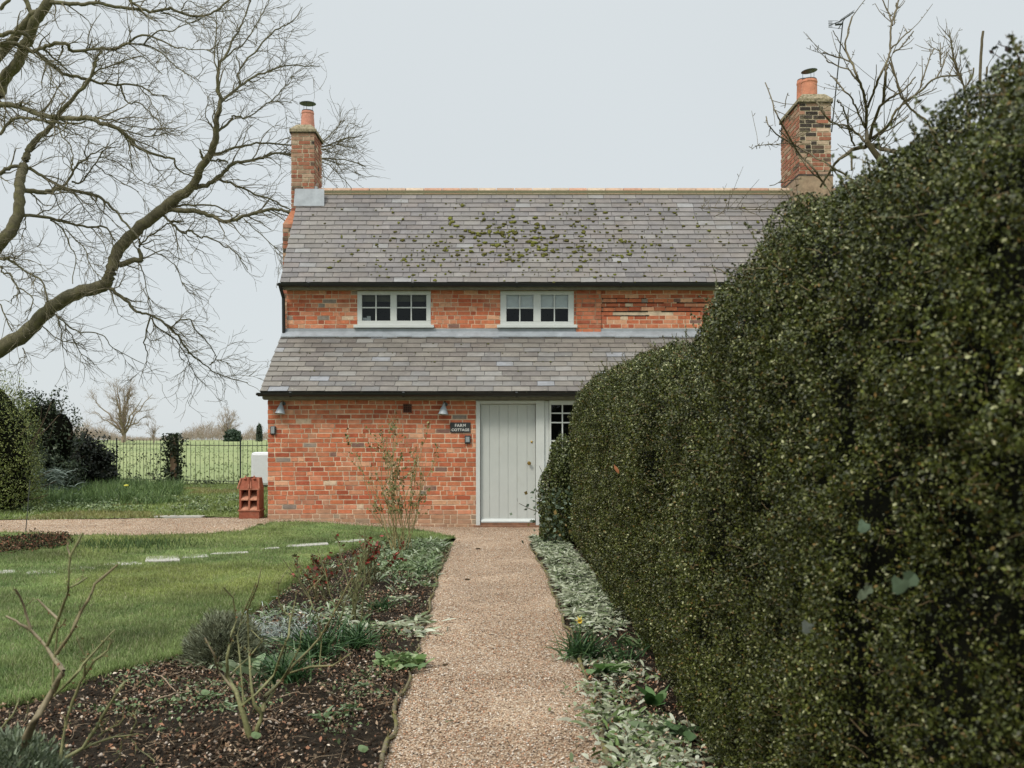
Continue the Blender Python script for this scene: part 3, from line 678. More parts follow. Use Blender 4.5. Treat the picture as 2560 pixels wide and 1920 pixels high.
for n_, cx, cy, sx, sy, r0 in ((30, 1240, 585, 60, 14, .034), (90, 1350, 640, 170, 30, .024), (75, 1290, 592, 100, 32, .032), (60, 1180, 620, 130, 38, .028), (60, 1400, 600, 130, 48, .028), (40, 1560, 600, 130, 55, .024), (34, 1030, 625, 90, 42, .026), (20, 880, 590, 90, 60, .02), (60, 1500, 650, 220, 36, .022), (60, 1640, 560, 150, 50, .02), (50, 1350, 520, 260, 20, .016), (50, 1400, 690, 350, 9, .02), (40, 1000, 660, 120, 30, .018)):
    for _ in range(n_):
        px_, py_ = random.gauss(cx, sx), random.gauss(cy, sy)
        if not (500 < py_ < 704 and 760 < px_ < 1900): continue
        x, d = roofpt(px_, py_); d = round(d / .132) * .132 + random.uniform(-.03, .06)
        g_ = random.random(); mp.append((x, d, r0 * random.uniform(.4, 1.35), np.array([.125, .13, .028]) * g_ + np.array([.06, .052, .016]) * (1 - g_)))
moss(r1, mp, EY, EZ, RY, RZ)
moss(r2, [(random.uniform(-3.9, 3), random.choice([.62, .93, 1.24, 1.55]) + random.uniform(-.02, .02), random.uniform(.008, .016), np.array([.09, .09, .035])) for _ in range(46)], 16.38, 2.185, 17.985, 3.26)
# lead flashing between the storeys
mb = MB(); n = 30
t = math.atan2(3.26 - 2.185, 17.985 - 16.38)
for i in range(n):
    x0 = -4.03 + i * 7.6 / n; x1 = -4.03 + (i + 1) * 7.6 / n; j = random.uniform(-.006, .006)
    V = [(x0, 17.84, 3.225 + j), (x1, 17.84, 3.225 + j), (x1, 17.978, 3.322), (x0, 17.978, 3.322), (x1, 17.978, 3.37), (x0, 17.978, 3.37), (x0, 17.84, 3.205 + j), (x1, 17.84, 3.205 + j)]
    mb.add(V, [(0, 1, 2, 3), (3, 2, 4, 5), (6, 7, 1, 0)])
o = par(mb.build('lead_flashing', M['lead']))
# gutters
def gutter(x0, x1, y, z, r_, label):
    mb = MB(); seg = 8; V = []; Fs = []
    for xx in (x0, x1):
        for k in range(seg + 1):
            a = math.pi + math.pi * k / seg; V.append((xx, y + r_ * math.cos(a), z + r_ * math.sin(a)))
        for k in range(seg + 1):
            a = 2 * math.pi - math.pi * k / seg; V.append((xx, y + (r_ - .006) * math.cos(a), z + (r_ - .006) * math.sin(a)))
    m_ = 2 * (seg + 1)
    for k in range(m_): k2 = (k + 1) % m_; Fs.append((k, k2, k2 + m_, k + m_))
    Fs.append(tuple(range(m_))); Fs.append(tuple(range(m_, 2 * m_))[::-1]); mb.add(V, Fs)
    x = x0 + .5
    while x < x1: mb.tube([(x, y, z - r_ * .45), (x + .035, y, z - r_ * .45)], r_ * .78, seg=12); x += 1.8
    mb.lathe([(.022, 0), (.024, .03)], (0, 0, 0), seg=10, M=Matrix.Translation((x0 - .03, y, z - .02)) @ Matrix.Rotation(R(90), 4, 'Y'))
    o = par(mb.build('gutter', M['gutter'], smooth=True)); o['label'] = label
gutter(px_x(692, 17.7) + .03, XR, 17.72, 4.125, .058, 'black gutter under the upper roof')
gutter(px_x(640, 16.3) + .03, 3.4, 16.31, 2.165, .058, 'black gutter under the lean-to roof')
mb = MB(); mb.box((-4.0, 17.80, 4.03), (XR, 17.86, 4.115)); mb.box((-4.0, 17.86, 4.045), (XR, 18.0, 4.06)); par(mb.build('fascia', M['fascia']))
mb = MB(); mb.box((-4.0, 16.40, 2.075), (3.4, 16.46, 2.17)); mb.box((-4.0, 16.46, 2.062), (3.4, 16.6, 2.075)); par(mb.build('fascia', M['fascia']))
mb = MB(); mb.tube([(px_x(700, 17.72), 17.72, 4.09), (px_x(702, 17.75), 17.78, 4.02), (-4.0, 17.92, 3.9), (-4.0, 17.95, 3.25)], .03, seg=10); par(mb.build('downpipe', M['gutter'], smooth=True))

# --- chimneys
CC = [(.31, .125, .08), (.34, .175, .12), (.25, .095, .065), (.34, .23, .165), (.12, .08, .06), (.035, .03, .028), (.45, .33, .24)]
def chimney(x0, x1, y0, y1, zb, zc, zt, cw, label, ledge=None, breast=None, dark=None):
    mb = MB()
    def wth(c, x, z):
        if dark and x < x0 + .27 and z > zb + .35 and random.random() < .68: return np.array([.045, .036, .032]) * random.uniform(.7, 1.5)
        if z > zc - .22 or random.random() < .12: return c * .5 + np.array([.32, .26, .19]) * .5
        return c
    bricks(mb, x0, x1, zb, zc, y0, (), CC, cw, m=.02, weather=wth)
    sx = x1 if x0 < 0 else x0; bricks(mb, y0 + .001, y1, zb, zc, sx, (), CC, cw, m=.02, axis='y', sgn=1 if x0 < 0 else -1)
    ox = x0 if x0 < 0 else x1; bricks(mb, y0 + .001, y1, zb, zc, ox, (), CC, cw, m=.02, axis='y', sgn=-1 if x0 < 0 else 1)
    mb.box((x0 + .003, y0 + .003, zb - .8), (x1 - .003, y1, zc), (.50, .42, .31))
    if ledge:
        mb.box((x0 - .035, y0 - .04, ledge - .02), (x1 + .035, y1 + .04, ledge + .012), (.06, .05, .045)); mb.box((x0 - .03, y0 - .035, ledge - .9), (x1 + .03, y1 + .03, ledge - .02), (.29, .21, .145))
    o = par(mb.build('chimney', M['chimney_brick'])); o['label'] = label
    h = zt - zc; mb = MB(); c0 = (.26, .22, .15)
    mb.box((x0 - .035, y0 - .035, zc), (x1 + .035, y1 + .035, zc + h * .35), c0)
    a = [(x0 - .03, y0 - .03), (x1 + .03, y0 - .03), (x1 + .03, y1 + .03), (x0 - .03, y1 + .03)]; b = [(x0 + .08, y0 + .08), (x1 - .08, y0 + .08), (x1 - .08, y1 - .08), (x0 + .08, y1 - .08)]
    mb.add([(p[0], p[1], zc + h * .35) for p in a] + [(p[0], p[1], zt) for p in b], [(0, 1, 5, 4), (1, 2, 6, 5), (2, 3, 7, 6), (3, 0, 4, 7), (4, 5, 6, 7)], c0)
    mb.box((x0 - .036, y0 - .036, zc - .016), (x1 + .036, y1 + .036, zc - .001), (.05, .045, .035))
    q = mb.build('chimney_cap', M['cap'], bevel=.012); q.parent = o; return o
def pot(ch, x, y, z0, z1, r0, r1, cowlz=None, cr=.158, tilt=0, col=(.48, .22, .16)):
    mb = MB(); h = z1 - z0
    mb.lathe([(r0, 0), (r0 * 1.0, h * .12), ((r0 + r1) / 2, h * .5), (r1, h * .86), (r1 * 1.06, h * .88), (r1 * 1.06, h * .93), (r1, h * .95), (r1, h), (r1 * .8, h), (r1 * .78, h * .7), (.001, h * .7)], (x, y, z0), col, 24, cap=False)
    p_ = mb.build('chimney_pot', M['terracotta'], smooth=True); p_.parent = ch
    mb = MB(); mb.lathe([(r1 * .93, 0), (r1 * .95, .03), (r1 * .8, .03), (r1 * .8, 0)], (x, y, z1 - .012), seg=24, cap=False)
    if cowlz:
        Mx = Matrix.Translation((x, y, cowlz)) @ Matrix.Rotation(tilt, 4, 'Y')
        mb.lathe([(cr, 0), (cr * .97, .008), (cr * .5, .012), (.001, .014)], (0, 0, 0), seg=28, M=Mx, cap=False); mb.lathe([(.001, -.001), (cr, 0)], (0, 0, 0), seg=28, M=Mx, cap=False)
        for k in range(3):
            a_ = k * 2.09 + .5; mb.tube([(x + r1 * .85 * math.cos(a_), y + r1 * .85 * math.sin(a_), z1), (x + r1 * .85 * math.cos(a_), y + r1 * .85 * math.sin(a_), cowlz)], .004, seg=5)
    c_ = mb.build('cowl', M['cowl'], smooth=True); c_.parent = ch
cyf = 19.22
c1 = chimney(-4.14, -3.71, cyf, 19.95, 5.55, 7.19, 7.36, [24, 14, 14, 6, 2.5, 1.5, 4], 'left chimney with one pot')
pot(c1, px_x(768, 19.5), 19.55, 7.30, 7.68, .135, .115, 7.83)
mb = MB(); x0, x1 = px_x(736, cyf) - .01, px_x(800, cyf)
def rz(y): return EZ + (y - EY) * (RZ - EZ) / (RY - EY)
mb.box((-4.06, cyf - .012, 5.86), (-3.70, cyf - .008, py_z(472, cyf)))
mb.add([(-4.07, cyf - .02, rz(cyf) + .22), (-3.52, cyf - .02, rz(cyf) + .22), (-3.50, cyf - .14, rz(cyf - .14) + .045), (-4.07, cyf - .14, rz(cyf - .14) + .045)], [(0, 3, 2, 1)])
mb.add([(-3.703, cyf - .01, rz(cyf) + .03), (-3.703, cyf - .01, py_z(472, cyf) - .0), (-3.703, RY, RZ + .14), (-3.703, RY, RZ)], [(0, 1, 2, 3)])
mb.box((-3.70, cyf - .012, rz(cyf)), (-3.66, cyf + .2, rz(cyf + .2) + .03))
o = mb.build('flashing', M['lead']); o.parent = c1
# external breast on the gable
mb = MB(); bricks(mb, -4.26, -3.97, .1, 5.42, 19.02, (), CC, [20, 14, 12, 10, 4, 2, 10], m=.018); mb.box((-4.257, 19.023, 0), (-3.97, 20.1, 5.42), (.36, .30, .22))
mb.add([(-4.26, 19.02, 5.42), (-3.97, 19.02, 5.42), (-3.97, 20.1, 5.42), (-4.26, 20.1, 5.42), (-4.142, 19.218, 5.72), (-3.97, 19.218, 5.72), (-3.97, 19.95, 5.72), (-4.142, 19.95, 5.72)], [(0, 1, 5, 4), (3, 0, 4, 7), (2, 3, 7, 6), (4, 5, 6, 7)], (.40, .16, .09))
o = mb.build('chimney_breast', M['chimney_brick']); o.parent = c1
c2 = chimney(5.275, 5.85, 18.79, 20.07, 6.28, 7.61, 7.79, [20, 12, 12, 8, 3, 1.5, 3], 'broad right chimney with two pots', ledge=6.27, dark=True)
pot(c2, px_x(2023, 19.1), 19.1, 7.70, 8.12, .147, .142, 8.29, .15, R(-7), (.50, .21, .13))
pot(c2, 5.62, 19.72, 7.70, 8.33, .14, .13, None, col=(.46, .19, .12))

# --- windows
def window(x0, x1, z0, z1, y, glass, zb, name='window', sill=None, hb=None, tops=None, parent=cot, label=None):
    """glass: list of (gx0, gx1, [muntin xs], gz0, gz1, [bar zs])"""
    e = bpy.data.objects.new(name, None); COL.objects.link(e); e.parent = parent; e.location = Vector((x0, y, z0)) - cot.location
    if label: e['label'] = label
    off = Vector((x0, y, z0))
    def put(mb, nm, mat, **k): 
        o = mb.build(nm, mat, **k); o.parent = e; o.matrix_parent_inverse = Matrix.Translation(-off); return o
    mb = MB(); yf, yb = y - .012, y + .07
    xs = [x0] + [v for g in glass for v in (g[0], g[1])] + [x1]
    gz0, gz1 = glass[0][3], glass[0][4]
    mb.box((x0, yf, z0), (x1, yb, gz0)); mb.box((x0, yf, gz1), (x1, yb, z1))
    for i in range(0, len(xs), 2): mb.box((xs[i], yf + .0, gz0), (xs[i + 1], yb, gz1))
    put(mb, 'frame', M['paint2'], bevel=.004)
    for gx0, gx1, mxs, a, b, bz in glass:   # casement bars
        mb = MB()
        for q in mxs: mb.box((q - .010, yf + .008, a), (q + .010, yb - .02, b))
        ms = [gx0] + list(mxs) + [gx1]
        for q in bz:
            for i in range(len(ms) - 1): mb.box((ms[i] + (.010 if i else 0), yf + .009, q - .010), (ms[i + 1] - (.010 if i < len(ms) - 2 else 0), yb - .021, q + .010))
        put(mb, 'glazing_bars', M['paint2'])
        mb = MB(); mb.add([(gx0, y + .03, a), (gx1, y + .03, a), (gx1, y + .03, b), (gx0, y + .03, b)], [(0, 1, 2, 3)]); put(mb, 'pane', M['glass'])
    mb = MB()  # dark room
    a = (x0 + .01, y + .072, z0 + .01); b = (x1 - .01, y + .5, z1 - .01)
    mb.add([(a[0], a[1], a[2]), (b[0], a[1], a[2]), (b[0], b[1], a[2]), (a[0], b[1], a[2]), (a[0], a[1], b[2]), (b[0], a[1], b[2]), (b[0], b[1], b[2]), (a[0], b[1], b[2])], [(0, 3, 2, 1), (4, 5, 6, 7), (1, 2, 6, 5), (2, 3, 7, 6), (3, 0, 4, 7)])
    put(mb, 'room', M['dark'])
    if sill:
        mb = MB(); mb.box((x0 - .06, y - .075, z0 - .055), (x1 + .06, y + .0, z0 - .003)); put(mb, 'sill', M['paint2'], bevel=.006)
    return e, put
def zz(p): return py_z(p, YU)
def xx(p): return px_x(p, YU)
e, put = window(uw[0][0], uw[0][1], 3.435, 4.028, YU, [(xx(905), xx(976), [xx(940)], zz(802), zz(737), [zz(769)]), (xx(992), xx(1066), [xx(1028)], zz(802), zz(737), [zz(769)])], 0, sill=True, label='upper left window, dark with half drawn olive blinds')
mb = MB(); mb.box((uw[0][0] + .05, YU + .11, zz(752)), (uw[0][1] - .05, YU + .13, 4.01)); put(mb, 'blind_or_reflection', M['blind_or_reflection2'])
mb = MB(); mb.box((xx(903), YU + .08, zz(803)), (xx(915), YU + .12, zz(793))); mb.box((xx(915.5), YU + .08, zz(803)), (xx(925), YU + .12, zz(789))); put(mb, 'book', M['white'])
e, put = window(uw[1][0], uw[1][1], 3.435, 4.028, YU, [(xx(1266), xx(1333.6), [xx(1299.5)], zz(804), zz(737), [zz(770)]), (xx(1352), xx(1420.5), [xx(1386)], zz(804), zz(737), [zz(770)])], 0, sill=True, label='upper middle window with painted pale sky reflection behind its upper panes')
mb = MB(); mb.box((uw[1][0] + .05, YU + .052, zz(768)), (uw[1][1] - .05, YU + .06, 4.02)); put(mb, 'blind_or_reflection', M['blind_or_reflection'])  # pale sheet paints reflected sky behind the upper panes
e, put = window(uw[2][0], uw[2][1], 3.435, 4.028, YU, [(xx(1799), xx(1868), [xx(1833)], zz(804), zz(737), [zz(770)]), (xx(1886), xx(1957), [xx(1921)], zz(804), zz(737), [zz(770)])], 0, sill=True, label='upper right window mostly behind the hedge')
def wz(p): return py_z(p, YW)
def wx(p): return px_x(p, YW)
e, put = window(wx(1373), wx(1373) + .95, .97, 2.055, YW, [(wx(1378), wx(1437), [wx(1406)], 1.04, wz(1012), [wz(1033), wz(1056.5), wz(1102), wz(1146)]), (wx(1446), wx(1510), [wx(1477)], 1.04, wz(1012), [wz(1033), wz(1056.5), wz(1102), wz(1146)])], 0, sill=True, label='ground floor window of small panes half hidden by the hedge')
# --- door
x0, x1 = wx(1201), wx(1339)
mb = MB(); bx = [wx(q) for q in (1201, 1224, 1248, 1270.5, 1293, 1318, 1339)]
for i in range(6): mb.box((bx[i] + .003, YW + .045, wz(1306)), (bx[i + 1] - .003, YW + .085, wz(1010.5)))
mb.box((x0, YW + .052, wz(1306)), (x1, YW + .09, wz(1010.5)))
door = par(mb.build('door', M['paint'], bevel=.003)); door['label'] = 'pale grey boarded front door'
mb = MB(); mb.add([(x0 + .012, YW + .044, wz(1297)), (x1 - .012, YW + .044, wz(1297)), (x1 - .012, YW - .005, wz(1303)), (x0 + .012, YW - .005, wz(1303)), (x0 + .012, YW - .005, wz(1306)), (x1 - .012, YW - .005, wz(1306)), (x1 - .012, YW + .044, wz(1306)), (x0 + .012, YW + .044, wz(1306))], [(0, 3, 2, 1), (3, 4, 5, 2), (4, 7, 6, 5), (0, 7, 4, 3), (1, 2, 5, 6)])
o = mb.build('weather_board', M['paint2']); o.parent = door
mb = MB(); Mx = Matrix.Translation((wx(1323), YW + .045, wz(1158))) @ Matrix.Rotation(R(90), 4, 'X')
mb.lathe([(.030, 0), (.030, .005), (.010, .008), (.010, .03), (.024, .038), (.028, .055), (.02, .068), (.001, .07)], (0, 0, 0), seg=20, M=Mx); o = mb.build('knob', M['brass'], smooth=True); o.parent = door
mb = MB(); Mx = Matrix.Translation((wx(1329.5), YW + .045, wz(1105))) @ Matrix.Rotation(R(90), 4, 'X')
mb.lathe([(.019, 0), (.019, .004), (.013, .008), (.001, .009)], (0, 0, 0), seg=18, M=Mx); mb.box((wx(1329.5) - .005, YW + .03, wz(1105) - .012), (wx(1329.5) + .005, YW + .036, wz(1105) + .01)); o = mb.build('lock', M['brass'], smooth=True); o.parent = door
mb = MB(); mb.box((wx(1190), YW - .02, .0), (x0 - .004, YW + .09, 2.055)); mb.box((x1 + .004, YW - .02, .0), (wx(1361), YW + .09, 2.055)); mb.box((x0 - .004, YW - .019, wz(1009.5)), (x1 + .004, YW + .09, 2.054))
mb.box((wx(1361) + .001, YW + .01, .0), (wx(1373) - .002, YW + .08, 2.05)); par(mb.build('door_frame', M['paint2'], bevel=.005))
mb = MB(); mb.box((wx(1184), YW - .07, wz(1320)), (wx(1373), YW + .1, wz(1312.5))); mb.box((x0, YW - .0, wz(1312.5)), (x1, YW + .09, wz(1306.8)), (.1, .1, .1)); par(mb.build('threshold', M['wood'], bevel=.004))
mb = MB(); mb.box((wx(1197), YW - .13, -.04), (wx(1375), YW + .05, wz(1320) - .001)); par(mb.build('door_step', M['stone'], bevel=.006))
# air brick
mb = MB(); vx0, vx1, vz0, vz1 = wx(1007.5), wx(1030), wz(1032), wz(1009.5)
mb.box((vx0, YW - .013, vz0), (vx1, YW + .0, vz1), (.13, .05, .032))
for i in range(4):
    for j in range(4): 
        ax = vx0 + .014 + i * (vx1 - vx0 - .028) / 4; az = vz0 + .014 + j * (vz1 - vz0 - .028) / 4
        mb.box((ax + .004, YW - .0145, az + .004), (ax + .026, YW - .0125, az + .026), (.008, .006, .005))
par(mb.build('air_brick', M['terracotta']))
# small patches of pale render and a tap stain on the wall
# --- fittings hung on the wall
def wall_lamp(pxc, pyt, label):
    e = empty('wall_lamp', label, 'lamp', 'cone lamps on the cottage front', (wx(pxc), YW - .01, wz(pyt)))
    mb = MB(); Mx = Matrix.Translation((-.02, -.085, -.10)) @ Matrix.Rotation(R(4), 4, 'Y') @ Matrix.Rotation(R(-6), 4, 'X')
    mb.lathe([(.085, -.085), (.072, -.055), (.045, .02), (.026, .055), (.018, .085), (.014, .10), (.001, .10)], seg=24, M=Mx, cap=False)
    mb.lathe([(.082, -.085), (.069, -.055), (.042, .02), (.001, .05)], seg=24, M=Mx, cap=False)
    o = mb.build('lamp_shade', M['lamp'], e, smooth=True)
    mb = MB(); mb.lathe([(.03, 0), (.03, .02)], seg=16, M=Matrix.Translation((.012, 0, -.02)) @ Matrix.Rotation(R(90), 4, 'X')); mb.tube([(.012, -.015, -.02), (.006, -.06, .02), (-.012, -.09, .012), (-.018, -.088, -.01)], .009, seg=8)
    mb.build('bracket', M['lampin'], e, smooth=True)
    mb = MB(); mb.lathe([(.018, -.03), (.026, 0), (.015, .03)], seg=12, M=Mx @ Matrix.Translation((0, 0, -.045))); mb.build('bulb', M['white'], e, smooth=True)
wall_lamp(708, 1006, 'pale blue cone lamp at the left corner of the cottage')
wall_lamp(1113, 1008, 'pale blue cone lamp above the name sign, nearer the door')
e = empty('house_sign', 'dark slate sign reading FARM COTTAGE beside the door', 'sign', loc=(wx(1151), YW - .012, wz(1069)))
mb = MB(); mb.box((-.165, -.008, -.084), (.165, .004, .084)); mb.build('board', M['board'], e, bevel=.003)
def lettering(txt, size, z, parent):
    cu = bpy.data.curves.new('lettering', 'FONT'); cu.body = txt; cu.size = size; cu.align_x = 'CENTER'; cu.extrude = .0008; cu.space_character = 1.1; cu.offset = .0012
    t = bpy.data.objects.new('tmp', cu); COL.objects.link(t); dg = bpy.context.evaluated_depsgraph_get()
    me = bpy.data.meshes.new_from_object(t.evaluated_get(dg)); COL.objects.unlink(t); bpy.data.objects.remove(t)
    o = mesh_obj('lettering', me, M['white_letter'], parent); o.location = (0.0, -.0105, z); o.rotation_euler = (R(90), 0, 0)
lettering('FARM', .068, .012, e); lettering('COTTAGE', .058, -.056, e)
e = empty('key_safe', 'small grey key safe below the slate name sign', 'key safe', loc=(wx(1169.3), YW - .01, wz(1099)))
mb = MB(); mb.box((-.048, -.035, -.066), (.048, .004, .066)); mb.build('case', M['black'], e, bevel=.008)
mb = MB(); mb.box((-.032, -.040, -.04), (.032, -.0352, .045)); mb.build('keypad', M['greyface'], e, bevel=.003)
e = empty('door_entry_box', 'small grey box with dark rim at the left corner of the wall', 'box', loc=(wx(683.5), YW - .01, wz(1076)))
mb = MB(); mb.box((-.046, -.03, -.072), (.046, .004, .072)); mb.build('case', M['black'], e, bevel=.02)
mb = MB(); mb.box((-.032, -.035, -.05), (.026, -.0302, .056)); mb.build('face', M['greyface'], e, bevel=.008)
# aerial
e = empty('tv_aerial', 'thin leaning television aerial on the right chimney', 'aerial', loc=P(2079, 330, 19.3))
def lp(px, py, y=19.3): a = Vector(P(px, py, y)); return a - Vector(P(2079, 330, 19.3))
mb = MB(); mb.tube([lp(2079, 330), lp(2107, 55)], .013, seg=6); mb.build('mast', M['iron'], e)
mb = MB(); mb.tube([lp(2073, 64), lp(2100, 53), lp(2136, 30)], .008, seg=6)
for k in range(9): a = lp(2098 + k * 4, 54 - k * 2.7); mb.tube([a + Vector((0, -.14, .0)), a + Vector((0, .14, 0))], .004, seg=4)
for k in range(5): mb.tube([lp(2072 + k * 2, 52 + 0), lp(2072 + k * 2, 68)], .004, seg=4)
mb.tube([lp(2071, 52), lp(2095, 52)], .004, seg=4); mb.tube([lp(2071, 68), lp(2104, 72)], .005, seg=4); mb.tube([lp(2071, 59), lp(2095, 59)], .004, seg=4); mb.tube([lp(2096, 72), lp(2112, 46)], .009, seg=5); mb.tube([lp(2088, 62), lp(2106, 60)], .018, seg=6)
mb.build('antenna', M['iron'], e)

# ------------------------------------------------------------------ louvred chimney pot by the corner
bx_, by_ = px_x(629, 16.8), 16.8; z0 = float(hz(bx_, by_)) 
e = empty('terracotta_chimney_pot', 'tall louvred terracotta chimney pot standing on the gravel at the house corner', 'chimney pot', loc=(bx_, by_, z0))
tc = (.26, .08, .045); tl = (.33, .13, .08); td = (.21, .06, .035); hw = .17
mb = MB()
mb.box((-.165, -.165, 0), (.165, .165, .125), tc); mb.box((-.178, -.178, .125), (.178, .178, .15), tl)
mb.box((-.10, .02, .15), (.10, .14, .62), td)                                  # inner core
for s in (-1, 0, 1):                                                            # uprights
    x = s * .145; w_ = .018 if s else .014
    mb.box((x - w_, -.16, .15), (x + w_, .0, .47), tl if s == 0 else tc)
mb.box((-.163, .0, .15), (-.127, .16, .47), tc); mb.box((.127, .0, .15), (.163, .16, .47), tc); mb.box((-.127, .142, .15), (.127, .16, .47), tc)
for k in range(2):
    zb = .155 + k * .165
    for s in (-1, 1):
        xa, xb = (-.127, -.014) if s < 0 else (.014, .127)
        mb.add([(xa, -.172, zb), (xb, -.172, zb), (xb, .02, zb + .11), (xa, .02, zb + .11), (xa, -.172, zb - .02), (xb, -.172, zb - .02), (xb, .02, zb + .0), (xa, .02, zb + .0)], [(0, 1, 2, 3), (4, 7, 6, 5), (0, 4, 5, 1), (0, 3, 7, 4), (1, 5, 6, 2)], (.46, .22, .14))
        if k == 0: mb.box((xa, -.165, .307), (xb, .02, .322), tl)
mb.box((-.165, -.165, .47), (.165, .165, .488), tl)
# fluted, tapering, open top
for s in (-1, 1):
    x0_, x1_ = (-.165, -.01) if s < 0 else (.01, .165)
    mb.add([(x0_, -.16, .488), (x1_, -.16, .488), (x1_ * .86, -.10, .66), (x0_ * .86, -.10, .66), (x0_, .15, .488), (x1_, .15, .488), (x1_ * .86, .12, .67), (x0_ * .86, .12, .67)], [(0, 1, 2, 3), (1, 5, 6, 2), (4, 7, 6, 5), (0, 3, 7, 4), (3, 2, 6, 7)], tc)
    mb.tube([(x0_ + .02 * s, -.165, .49), (x0_ * .87, -.105, .66)], .016, tl, 6); mb.tube([(x1_ - .0 * s, -.165, .49), (x1_ * .87, -.105, .66)], .013, tl, 6)
    mb.tube([((x0_ + x1_) / 2 * .9, -.115, .64), ((x0_ + x1_) / 2 * .75, -.1, .705)], [.03, .008], tc, 6)
mb.box((-.012, -.15, .488), (.012, .12, .68), td)
mb.build('louvred_body', M['terracotta'], e, bevel=.004)
mb = MB(); mb.lathe([(.06, .62), (.075, .675), (.06, .675), (.05, .62)], (0, .03, 0), td, 16, cap=False); mb.build('rim', M['terracotta'], e)
# white tank near the fence
tx0, ty = px_x(634, 25.0), 25.0; e = empty('storage_tank', 'white plastic tank behind the left corner of the cottage', 'tank', loc=(tx0 + .45, ty, float(hz(-6, 25)) ))
mb = MB(); mb.box((-.45, -.3, .05), (.45, .3, .86)); mb.build('body', M['white'], e, bevel=.07)
mb = MB(); mb.box((-.4, -.25, 0), (.4, .25, .06)); mb.build('bottom_shadow', M['black'], e)  # black slab painted as the shadow under the tank
# a dropped leaf clump / dark stone on the crossing path
for px_, py_, s_, lb in ((650, 1313, .05, 'dark leaf clump on the crossing path near the house corner'), (1195, 1374, .035, 'dead leaf on the gravel path near the door'), (1113, 1666, .02, 'small dark stone on the left half of the path'), (1168, 1451, .03, 'brown twig scrap on the path, level with the silver plants')):
    x, y = G(px_, py_); mb = MB(); mb.lathe([(s_, 0), (s_ * .8, s_ * .3), (.001, s_ * .4)], (x, y, float(hz(x, y)) + .008), (.05, .035, .02), 7); tag(mb.build('debris', M['moss']), lb, 'debris')
x, y = G(1114, 1675 * 1.0)

# ------------------------------------------------------------------ iron fence and field edge
def fence(name, x0, y0, x1, y1, label, sp=.128, h=1.12):
    n = int(math.hypot(x1 - x0, y1 - y0) / sp); e = empty(name, label, 'fence', loc=(x0, y0, 0)); mb = MB(); mr_ = MB()
    for i in range(n + 1):
        t = i / n; x = x0 + (x1 - x0) * t - x0; y = y0 + (y1 - y0) * t - y0; z = float(hz(x + x0, y + y0)); lx = random.uniform(-.008, .008)
        mb.tube([(x, y, z - .05), (x + lx, y, z + h + random.uniform(-.01, .02))], .0068, seg=5)
    zA, zB = float(hz(x0, y0)), float(hz(x1, y1))
    for hh in (h - .10, .12): mr_.tube([(0, 0, zA + hh), ((x1 - x0) / 2, (y1 - y0) / 2, (zA + zB) / 2 + hh - .012), (x1 - x0, y1 - y0, zB + hh)], .009, seg=6)
    for q in (0, .5, 1): mr_.box((q * (x1 - x0) - .015, q * (y1 - y0) - .015, zA - .05), (q * (x1 - x0) + .015, q * (y1 - y0) + .015, zA + h + .05))
    mb.build('bars', M['iron'], e); mr_.build('rails', M['iron'], e); return e
fxp = px_x(442, 26.2)
fence('iron_fence', fxp, 26.2, px_x(700, 25.2) + .6, 25.4, 'black iron railing from the ivy post to the cottage')
fence('iron_fence', px_x(150, 28.5), 28.5, fxp, 26.3, 'black iron railing between the dark bush and the ivy post, ivy threaded through it', .125, 1.15)
pe = empty('fence_post', 'brown timber fence post smothered in dark ivy', 'post', loc=(px_x(437, 26.2), 26.1, float(hz(-9, 26.1))))
mb = MB(); mb.box((-.07, -.05, -.1), (.07, .05, 1.15), (.30, .20, .13)); mb.build('post', M['stem'], pe, bevel=.006)
n = 1500; q = np.column_stack([rng.normal(0, .13, n), rng.normal(-.05, .1, n), rng.uniform(-.05, 1.32, n)]); q = q[~((np.abs(q[:, 0] - .0) < .07) & (q[:, 2] > .38) & (q[:, 2] < .72))]; n = len(q)
dk = lambda n: palette(n, [(.018, .026, .012), (.03, .042, .018), (.05, .065, .03), (.09, .11, .06)], [5, 5, 2, 1])
leaves('ivy', q, rng.uniform(.05, .085, n), dk(n), M['leaf'], pe, .9)
# ivy strands through the railing, ground ivy at its foot
ie = empty('climbing_ivy', 'loose ivy strands trailing through the railing left of the post', 'ivy', loc=(fxp, 26.2, .2))
tb = Tubes(); lv = []
for k in range(13):
    t0 = random.uniform(0, .95); x0_ = (px_x(150, 28.5) - fxp) * t0; y0_ = 2.2 * t0; pts = [(x0_, y0_ - .03, 0)]
    for s in range(5): pts.append((pts[-1][0] + random.uniform(-.25, .25), pts[-1][1] - random.uniform(-.03, .04), min(1.25, pts[-1][2] + random.uniform(.05, .33))))
    tb.line(pts, [.012, .006], 4, (.06, .045, .03)); 
    for _ in range(26): i = random.randrange(5); t = random.random(); a, b = pts[i], pts[i + 1]; lv.append([a[j] + (b[j] - a[j]) * t + random.gauss(0, .035) for j in range(3)])
lv += [[random.uniform(px_x(180, 28) - fxp, px_x(700, 25) - fxp), random.uniform(-.4, .5) * 0 - .1 - random.random() * .2, abs(random.gauss(0, .09))] for _ in range(700)]
lv = np.array(lv); lv[:, 1] += np.clip(-lv[:, 0], 0, 99) * (2.2 / (fxp - px_x(150, 28.5))) * (lv[:, 2] < .3) * .9
tb.build('stems', M['twig'], ie); leaves('ivy_leaves', lv, rng.uniform(.04, .075, len(lv)), dk(len(lv)), M['leaf'], ie, .9)

